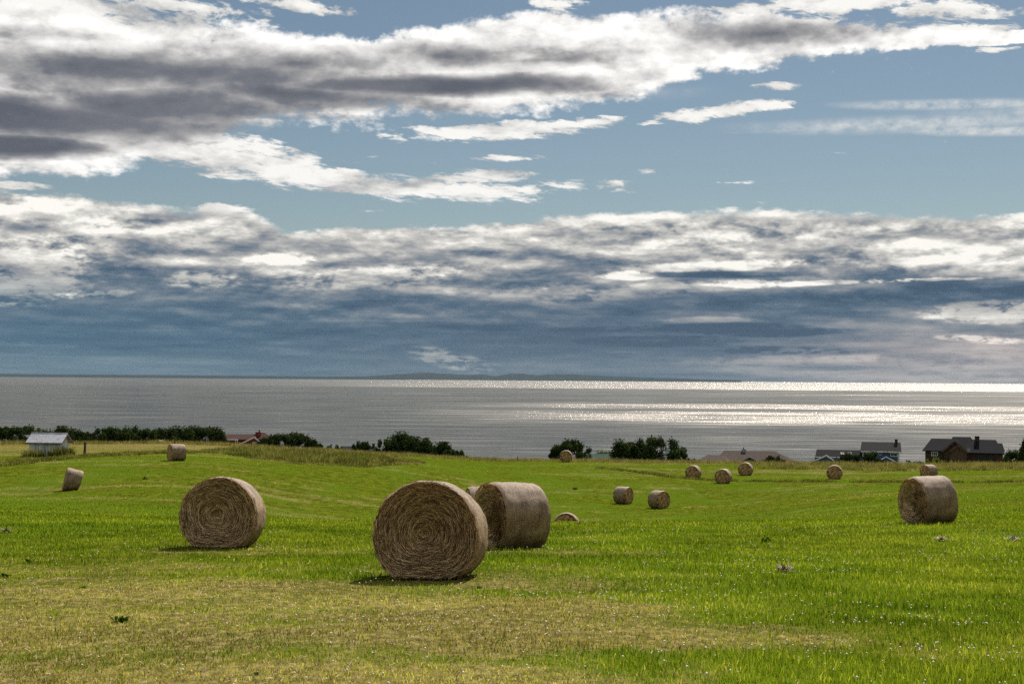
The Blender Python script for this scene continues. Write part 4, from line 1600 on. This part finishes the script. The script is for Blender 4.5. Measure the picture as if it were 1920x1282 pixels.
tree(1072, 236, 56, 824, 'dense rounded dark tree behind the pale far bale', 'broad', 42, 'round_tree', n_leaf=4200)
tree(1048, 234, 28, 838, 'lower left part of the tree group behind the pale bale', 'broad', 43, 'round_tree')
tree(1136, 262, 40, 846, 'yellow-green bush above the green metal building', 'shrub', 44, 'yellow_shrub', M_PALELEAF, n_leaf=1400)
tree(1164, 240, 38, 829, 'dark pine, left of the tree group right of the green building', 'pine', 45, 'dark_pine_tree', n_leaf=3200)
tree(1181, 242, 34, 835, 'dark pine, second of the group right of the green building', 'pine', 46, 'dark_pine_tree')
tree(1201, 244, 42, 827, 'ragged dark pine in the middle of the group right of centre', 'pine', 47, 'dark_pine_tree')
tree(1240, 240, 68, 819, 'broadest darkest tree of the group right of centre', 'broad', 48, 'round_tree', n_leaf=4600)
tree(1273, 236, 30, 846, 'low tree at the right foot of the broad dark tree', 'broad', 49, 'round_tree')
tree(1297, 250, 18, 862, 'tiny shrub at the left corner of the tan roof', 'shrub', 50, 'low_shrub', n_leaf=700)
tree(1452, 262, 40, 857, 'dark shrub in front of the tan roof', 'shrub', 51, 'low_shrub')
tree(1433, 260, 18, 864, 'tiny dark shrub left of the bigger one by the tan roof', 'shrub', 52, 'low_shrub', n_leaf=700)
tree(1596, 262, 44, 852, 'green shrub before the low wing of the blue house', 'shrub', 53, 'green_shrub')
tree(1633, 262, 32, 849, 'green shrub before the tall block of the blue house', 'shrub', 54, 'green_shrub')
tree(1752, 272, 26, 860, 'small bright green shrub under the brick house window', 'shrub', 55, 'green_shrub', M_PALELEAF, n_leaf=900)
tree(1893, 330, 48, 841, 'clipped-looking hedge right of the brick house', 'hedge', 56, 'hedge_shrub', n_leaf=2200)
tree(1902, 268, 24, 849, 'dark shrub in front of the hedge near the right edge', 'shrub', 57, 'low_shrub')
tree(1921, 262, 30, 827, 'dark conifer cut off by the right edge', 'conifer', 58, 'conifer_tree', n_leaf=3200)
tree(1718, 250, 40, 864, 'sparse low shrub between the blue and the brick house', 'shrub', 59, 'low_shrub', n_leaf=300)

# ================================================================== houses
def shingle(name, c0, c1):
    return simple_mat(name, tuple(v * .38 for v in c0), tuple(v * .38 for v in c1), 1.6, 0.95, (1, 1, 5), spec=0.08, bump=0.02, lo=0.3, hi=0.7)


M_ROOF_RED = shingle('brown_red_shingles', (.13, .062, .046), (.085, .042, .034))
M_ROOF_TAN = shingle('tan_shingles', (.17, .128, .11), (.11, .084, .075))
M_ROOF_DARK = shingle('dark_shingles', (.050, .045, .048), (.032, .029, .032))
M_ROOF_SLATE = shingle('slate_shingles', (.022, .022, .030), (.013, .013, .019))
M_RED = simple_mat('red_clapboard', (.20, .035, .026), (.14, .026, .020), 1.0, .75, (.2, .2, 8))
M_BLUE = simple_mat('blue_clapboard', (.055, .095, .20), (.040, .070, .15), 1.0, .75, (.2, .2, 8))
M_BRICK = simple_mat('brown_brick', (.070, .030, .020), (.040, .019, .014), 3.0, .85, (1, 1, 3))
M_GREENMETAL = simple_mat('green_metal', (.028, .055, .047), (.022, .044, .038), 1.0, .9, (.3, .3, .3), spec=.08)
M_PALE = simple_mat('pale_stucco', (.42, .43, .44), (.33, .34, .35), 1.0)
M_CONC = simple_mat('concrete', (.38, .36, .34), (.26, .25, .24), 1.5)
M_DOOR = simple_mat('dark_door', (.030, .022, .020), (.02, .016, .015), 2.0)
M_GREY = simple_mat('grey_stone', (.30, .31, .33), (.22, .23, .25), 3.0)  # even mid grey for stone, door, tank and skylights


class House:
    def __init__(self, name, px0, D, yaw=0.0, sink=0.3):
        self.px0, self.D = px0, D
        self.loc, self.az = spot(px0, D, sink)
        self.s = D / FPX
        self.e = empty(name, self.loc, -self.az + R(yaw))
        self.z0 = self.loc[2]

    def x(self, px): return (px - self.px0) * self.s
    def z(self, py): return at(self.px0, py + (self.px0 - self.px0), self.D)[2] - self.z0

    def zz(self, px, py):
        # rows lean with the photograph
        return at(px, py, self.D)[2] - self.z0

    def wall(self, p0, p1, top, y0, y1, mat, name='wall'):
        return MB().box(self.x(p0), self.x(p1), y0, y1, -0.3, self.zz((p0 + p1) / 2, top)).build(name, mat, self.e)

    def hip(self, p0, p1, y0, y1, eave, r0, r1, ridge, mat, yr=None, name='roof', t=.14, over=.35):
        x0, x1 = self.x(p0), self.x(p1)
        ze = self.zz((p0 + p1) / 2, eave)
        zr = self.zz((r0 + r1) / 2, ridge)
        a0, a1 = self.x(r0), self.x(r1)
        ym = (y0 + y1) / 2 if yr is None else yr
        y0, y1 = y0 - over, y1 + over
        P = [(x0, y0, ze), (x1, y0, ze), (x1, y1, ze), (x0, y1, ze), (a0, ym, zr), (a1, ym, zr)]
        Q = [(x, y, z - t) for (x, y, z) in P[:4]]
        return MB().poly(P + Q, [(0, 1, 5, 4), (1, 2, 5), (2, 3, 4, 5), (3, 0, 4), (6, 9, 8, 7), (0, 6, 7, 1), (1, 7, 8, 2), (2, 8, 9, 3), (3, 9, 6, 0)]).build(name, mat, self.e)

    def front_gable(self, p0, p1, apex_p, apex, base, y0, y1, wall_mat, roof_mat, trim_mat, over=.25, trim=.22):
        x0, x1, xa = self.x(p0), self.x(p1), self.x(apex_p)
        zb0, za = self.zz(apex_p, base), self.zz(apex_p, apex)
        MB().prism([(x0 + .3, -0.3), (x1 - .3, -0.3), (x1 - .3, zb0 + .05), (xa, za - .15), (x0 + .3, zb0 + .05)], 'y', y0, y1 - .02).build('gable_wall', wall_mat, self.e)
        r_ = None
        for q, sg in (((x0, zb0), 1), ((x1, zb0), -1)):
            quad = [(q[0], y0 - over, q[1]), (xa, y0 - over, za), (xa, y1, za), (q[0], y1, q[1])]
            if sg < 0:
                quad = [quad[1], quad[0], quad[3], quad[2]]
            mb = MB()
            mb.slab([quad[1], quad[0], quad[3], quad[2]], -.10)
            rf = mb.build('gable_roof', roof_mat, self.e)
            MB().bar((q[0], y0 - over - .03, q[1] - .05), (xa, y0 - over - .03, za - .05), .06, trim).build('barge_board', trim_mat, rf)

    def window(self, p0, p1, t_, b_, y, frame=None, bars=1, label=None):
        x0, x1 = self.x(p0), self.x(p1)
        z1, z0 = self.zz((p0 + p1) / 2, t_), self.zz((p0 + p1) / 2, b_)
        fw = .13
        mb = MB()
        mb.box(x0, x1, y - .06, y + .04, z0, z0 + fw).box(x0, x1, y - .06, y + .04, z1 - fw, z1)
        mb.box(x0, x0 + fw, y - .055, y + .04, z0 + fw, z1 - fw).box(x1 - fw, x1, y - .055, y + .04, z0 + fw, z1 - fw)
        for k in range(bars):
            xm = x0 + (x1 - x0) * (k + 1) / (bars + 1)
            mb.box(xm - .04, xm + .04, y - .05, y + .03, z0 + fw, z1 - fw)
        w_ = mb.build('window', frame or M_WHITE, self.e)
        MB().box(x0 + .02, x1 - .02, y - .02, y + .035, z0 + .02, z1 - .02).build('pane', M_GLASS, w_)

    def chimney(self, p0, p1, t_, b_, y, mat, pipe=None):
        x0, x1 = self.x(p0), self.x(p1)
        z1, z0 = self.zz((p0 + p1) / 2, t_), self.zz((p0 + p1) / 2, b_)
        d = max(.5, (x1 - x0) * .8)
        mb = MB().box(x0, x1, y - d / 2, y + d / 2, z0 - 1.0, z1 - .12)
        mb.box(x0 - .07, x1 + .07, y - d / 2 - .07, y + d / 2 + .07, z1 - .12, z1)
        c = mb.build('chimney', mat, self.e)
        if pipe:
            xp = self.x(pipe[0])
            MB().beam((xp, y, z1), (xp, y, self.zz(pipe[0], pipe[1])), .13, 8).build('flue', M_DOOR, c)

    def box(self, name, p0, p1, t_, b_, y0, y1, mat):
        return MB().box(self.x(p0), self.x(p1), y0, y1, self.zz((p0 + p1) / 2, b_), self.zz((p0 + p1) / 2, t_)).build(name, mat, self.e)


# red house at the left
h = House('red_house', 460, 300)
h.wall(418, 470, 823, 1.0, 8.0, M_RED)
h.hip(413, 480, 1.0, 8.0, 824, 416, 478, 815.5, M_ROOF_RED)
h.hip(478, 513, 3.0, 9.0, 824, 484, 494, 813, M_ROOF_RED, over=.2)
h.wall(482, 510, 824, 3.2, 8.8, M_RED)
h.box('fascia', 413, 446, 823.4, 825.2, .55, .66, M_WHITE)
h.front_gable(444, 494, 475.5, 818.5, 834, -1.8, 4.0, M_RED, M_ROOF_RED, M_WHITE)
h.window(419, 426.5, 826, 834.5, .98)
h.window(472.5, 480.5, 828, 833.5, -1.82)
for p_ in (441.5, 445):
    h.box('porch_post', p_ - .6, p_ + .6, 825, 840, .1, .3, M_WHITE)
h.chimney(478, 488, 811, 817, 4.5, M_RED, pipe=(485, 807))
tag(h.e, 'low red house with white trim and brick chimney behind the weedy bank', 'house')

# roof half hidden behind the pines
h = House('slate_roof_house', 672, 290)
h.wall(642, 704, 846, .5, 7.0, M_BRICK)
h.hip(634, 712, .5, 7.0, 847, 640, 706, 838, M_ROOF_SLATE)
h.chimney(697.5, 702.5, 832.5, 839, 3.2, M_BRICK)
tag(h.e, 'half-hidden house with low slate roof and stub chimney behind the pines', 'house')

# green metal building right of the round tree
h = House('green_metal_building', 1125, 250)
h.wall(1099, 1150, 861, .3, 6.0, M_GREENMETAL)
rf = h.hip(1097, 1151, .2, 6.0, 862.5, 1098, 1150, 852.5, M_GREENMETAL, yr=3.4, over=.25)
for k in range(18):
    p_ = 1099 + 51 * k / 17
    MB().bar((h.x(p_), -.1, h.zz(p_, 862.3)), (h.x(p_), -.1, h.zz(p_, 861.9)), .05, .04)
    q0 = (h.x(p_), -.05, h.zz(1124, 862.5) + .02)
    q1 = (h.x(1098 + 52 * k / 17), 3.4, h.zz(1124, 852.5) + .02)
    MB().beam(q0, q1, .035, 5).build('roof_rib', M_GREENMETAL, rf)
tag(h.e, 'long low building with ribbed green metal roof right of the pale bale', 'building')

# green gable looking out from behind the broad tree
h = House('green_gable_house', 1262, 285)
h.wall(1250, 1271, 851, .2, 6, M_BRICK)
h.hip(1246, 1275, 0, 6, 852, 1250, 1270, 841, M_GREENMETAL)
tag(h.e, 'green-roofed house mostly hidden behind the broad dark tree', 'house')

# tan hip-roofed house
h = House('tan_roof_house', 1404, 330)
h.wall(1314, 1368, 864, -2.5, 5, M_PALE)
h.wall(1350, 1488, 868, 0.5, 13, M_PALE)
h.hip(1310, 1374, -2.5, 5.5, 864.5, 1328, 1354, 853.5, M_ROOF_TAN)
h.hip(1340, 1498, 0.5, 13, 869, 1358, 1452, 847.5, M_ROOF_TAN, yr=7)
h.front_gable(1392, 1420, 1405.5, 857, 865, -.8, 5.0, M_BLUE, M_ROOF_TAN, M_DOOR, trim=.3)
h.chimney(1391, 1399, 843.5, 849, 6.5, M_GREY, pipe=(1394.5, 840.5))
h.window(1320, 1330, 866, 875, -2.52)
tag(h.e, 'wide house with tan hipped roof and grey chimney, mostly below the field edge', 'house')

# blue house
h = House('blue_house', 1604, 325)
h.wall(1532, 1616, 858, 1.0, 8.0, M_BLUE)
h.hip(1530, 1622, 1.0, 8.0, 866, 1534, 1620, 845, M_ROOF_DARK, yr=5)
for p_ in (1577, 1590):
    MB().slab([(h.x(p_), 2.9, h.zz(p_, 852.6)), (h.x(p_ + 7), 2.9, h.zz(p_, 852.6)), (h.x(p_ + 7), 3.55, h.zz(p_, 848.8)), (h.x(p_), 3.55, h.zz(p_, 848.8))], .1).build('skylight', M_GREY, h.e)
h.front_gable(1522, 1574, 1552.5, 853, 867, -1.5, 4.0, M_BLUE, M_ROOF_TAN, M_WHITE, trim=.26)
h.wall(1617, 1681, 846.5, 0.0, 7.5, M_BLUE, 'tower_wall')
h.hip(1613, 1685, 0, 7.5, 846.5, 1615, 1684, 830, M_ROOF_DARK, name='upper_roof')
h.box('eave_board', 1613.5, 1684.5, 845.8, 847.6, -.42, -.34, M_WHITE)
for p_ in (1617.5, 1679.5):
    h.box('corner_trim', p_ - .9, p_ + .9, 847.6, 868, -.06, .06, M_WHITE)
h.window(1620.5, 1632, 848.5, 855.5, -.02, bars=1)
h.window(1665.5, 1678, 848.5, 855.5, -.02, bars=1)
mb = MB()
for k in range(12):
    t0, t1 = 2 * math.pi * k / 12, 2 * math.pi * (k + 1) / 12
    c_ = (h.x(1647.2), h.zz(1647, 850))
    mb.bar((c_[0] + math.cos(t0) * .30, -.05, c_[1] + math.sin(t0) * .30), (c_[0] + math.cos(t1) * .30, -.05, c_[1] + math.sin(t1) * .30), .08, .10)
rw = mb.build('round_window', M_WHITE, h.e)
MB().prism([(c_[0] + math.cos(2 * math.pi * k / 12) * .28, c_[1] + math.sin(2 * math.pi * k / 12) * .28) for k in range(12)], 'y', -.03, .02).build('pane', M_GLASS, rw)
h.front_gable(1643, 1674, 1657.5, 854.5, 863.5, -2.2, .5, M_BLUE, M_ROOF_TAN, M_WHITE, trim=.24)
h.chimney(1674, 1679, 824, 832, 3.6, M_BRICK)
tag(h.e, 'blue clapboard house with white trim and dark two-storey gable', 'house')

# dark brick house at the right
h = House('brick_house', 1806, 318)
h.wall(1741, 1800, 845, 0, 8, M_BRICK)
h.wall(1796, 1873, 848, .6, 9, M_BRICK, 'garage_wall')
h.hip(1736, 1806, 0, 8, 845, 1751, 1796, 823.5, M_ROOF_SLATE)
h.hip(1806, 1876, .6, 9, 849, 1816, 1862, 825.5, M_ROOF_SLATE, name='garage_roof')
h.hip(1776, 1832, 1.5, 9.5, 845, 1788, 1819, 820.5, M_ROOF_SLATE, name='upper_roof')
h.hip(1852, 1877, 3.0, 8.0, 846, 1862, 1873, 832.5, M_ROOF_SLATE, name='end_roof', over=.1)
h.front_gable(1770, 1812, 1792, 826, 846, -1.0, 4.0, M_BRICK, M_ROOF_SLATE, M_TRIM_BROWN, trim=.35)
h.front_gable(1783, 1813, 1797.5, 834, 846, -2.6, 0.0, M_TRIM_BROWN, M_ROOF_SLATE, M_TRIM_BROWN, trim=.38)
for p_ in (1784.5, 1811):
    h.box('porch_post', p_ - 1.2, p_ + 1.2, 845, 868, -2.55, -2.3, M_TRIM_BROWN)
h.box('porch_shade_sheet', 1786, 1809, 846.5, 868, -1.06, -1.02, M_DOOR)  # thin dark sheet painted in for the shade under the porch
h.box('entrance_door', 1797.5, 1804.5, 847.5, 861, -1.14, -1.07, M_GREY)
h.window(1751.5, 1763, 846.5, 854.5, -.02, bars=2)
h.window(1775, 1783, 847, 858.5, -1.02, bars=0, frame=M_TRIM_BROWN)
h.box('garage_door', 1826, 1860, 850, 868, .52, .59, M_DOOR)
h.box('stone_panel', 1813, 1818, 841, 846.5, .05, .12, M_GREY)
h.chimney(1826, 1834, 818.5, 828, 4.4, M_BRICK)
tag(h.e, 'dark brick house with slate roofs, timber porch and square chimney', 'house')

# ------------------------------------------------------------------ yard clutter beside the pale bale
M_PINKBOARD = simple_mat('raw_plywood', (.36, .22, .16), (.26, .16, .12), 3.0)


def yard(name, px0, px1, t_, b_, D, dep, mat, label, cat, shape='box'):
    loc, az = spot((px0 + px1) / 2, D, 0.0)
    sc_ = D / FPX
    x0, x1 = (px0 - (px0 + px1) / 2) * sc_, (px1 - (px0 + px1) / 2) * sc_
    z1, z0 = at((px0 + px1) / 2, t_, D)[2] - loc[2], at((px0 + px1) / 2, b_, D)[2] - loc[2]
    e_ = empty(name, loc, -az)
    return e_, x0, x1, z0, z1


def plank_pile(px0, px1, t_, D, label, n, mat):
    e_, x0, x1, z0, z1 = yard('plank_pile', px0, px1, t_, 870, D, 1, mat, label, 'planks')
    for k in range(n):
        zz = z1 * (k + .1) / n
        dx = random.uniform(-.12, .12)
        for r_ in range(3):
            MB().box(x0 + dx, x1 + dx, r_ * .42, r_ * .42 + .38, zz if k else -.1, z1 * (k + .95) / n).build('plank', mat, e_)
    tag(e_, label, 'planks')


plank_pile(1020, 1052, 866, 224, 'low stack of planks left of the pale far bale', 2, M_PINKBOARD)
plank_pile(1075, 1112, 865.5, 224, 'low stack of planks right of the pale far bale', 2, M_PINKBOARD)
e_, x0, x1, z0, z1 = yard('plywood_sheet', 1070, 1080, 856, 866, 226, 1, M_PINKBOARD, '', '')
MB().slab([(x0, 0, 0), (x1 * .7, 0, 0), (x1, .5, z1), (x0 * .4, .5, z1 * .85)], .05).build('sheet', M_PINKBOARD, e_)
for xx in (x0 * .5, x1 * .6):
    MB().bar((xx, .55, -.1), (xx + .1, .55, z1 * .8), .08, .08).build('prop', M_POST, e_)
tag(e_, 'raw plywood sheet propped up just right of the pale far bale', 'board')
e_, x0, x1, z0, z1 = yard('flatbed_trailer', 1134, 1191, 866.5, 870, 222, 2, M_WHITE, '', '')
MB().box(x0, x1, 0, 1.9, z1 - .16, z1).build('deck', M_WHITE, e_)
MB().box(x1 - .5, x1 - .42, .1, 1.8, z1, z1 + .3).build('headboard', M_WHITE, e_)
for xx in (-.5, .5):
    for yy in (.05, 1.75):
        mb = MB()
        P = [(xx + math.cos(2 * math.pi * k / 14) * .3, math.sin(2 * math.pi * k / 14) * .3 + .3) for k in range(14)]
        mb.prism(P, 'y', yy - .1, yy + .1).build('wheel', M_DOOR, e_)
MB().bar((x0, .9, z1 - .1), (x0 - .9, .9, .25), .12, .12).build('drawbar', M_DOOR, e_)
tag(e_, 'white flatbed trailer parked before the dark pines right of centre', 'trailer')
e_, x0, x1, z0, z1 = yard('water_tank', 1182, 1188, 864, 868, 222.8, 1, M_WHITE, '', '')
tz = at(1185, 866.7, 222.8)[2] - e_.location.z
mb = MB()
mb.prism([(x0 * .95 + (x1 - x0) * .475 * (1 - math.cos(math.pi * k / 8)) , tz + .02 + .42 * math.sin(math.pi * k / 8)) for k in range(9)], 'y', -.2, .3).build('shell', M_GREY, e_)
MB().beam((0, .05, tz + .43), (0, .05, tz + .52), .07, 8).build('cap', M_DOOR, e_)
tag(e_, 'small pale tank on the right end of the white trailer', 'tank')
post(1175, 226, 859.5, .10, 'thin white pole beside the white trailer', 'pole', M_WHITE)

# white box on the dry field, under the windbreak
e_, x0, x1, z0, z1 = yard('farm_van', 298, 307, 826, 832, 232, 2, M_WHITE, '', '')
mb = MB().prism([(x0, .25), (x1, .25), (x1, z1 * .62), (x1 * .55, z1), (x0, z1)], 'y', 0, 1.6)
mb.build('body', M_WHITE, e_)
MB().prism([(x1 * .62, z1 * .66), (x1 * .93, z1 * .62), (x1 * .55, z1 * .93), (x1 * .5, z1 * .93)], 'y', -.02, 0.01).build('window', M_GLASS, e_)
for xx in (x0 * .6, x1 * .6):
    MB().prism([(xx + math.cos(2 * math.pi * k / 12) * .28, .28 + math.sin(2 * math.pi * k / 12) * .28) for k in range(12)], 'y', -.03, .2).build('wheel', M_DOOR, e_)
tag(e_, 'tiny white van half hidden on the dry field below the windbreak', 'van')

# sail far out at the left
Dd = EYE / ((711.5 - (HZ + (471 - 960) * ROLL)) / FPX)
b_ = at(471, 711.5, Dd)
k_ = Dd / FPX
e_ = empty('sailing_boat', (b_[0], b_[1], 0.0), 0.3)
MB().prism([(-1.6 * k_, .1 * k_), (1.6 * k_, .1 * k_), (1.9 * k_, .6 * k_), (-1.6 * k_, .6 * k_)], 'y', -.5 * k_, .5 * k_).build('hull', M_WHITE, e_)
MB().beam((0.1 * k_, 0, .5 * k_), (0.1 * k_, 0, 3.4 * k_), .08 * k_, 6).build('mast', M_WHITE, e_)
MB().prism([(0.2 * k_, .9 * k_), (-1.3 * k_, .9 * k_), (0.15 * k_, 3.3 * k_)], 'y', -.06 * k_, .06 * k_).build('sail', M_WHITE, e_)
tag(e_, 'tiny white sailing boat far out at the left under the horizon', 'boat')
# dark weeds round the shed
strip('shed_weeds', 'dark weeds growing up against the white shed', [(44, 149.0), (70, 148.2), (95, 147.6), (112, 147.4), (135, 149.5)], 900, .28, .35, 1.05, .06, .25, 1.2, 22, 0.42)
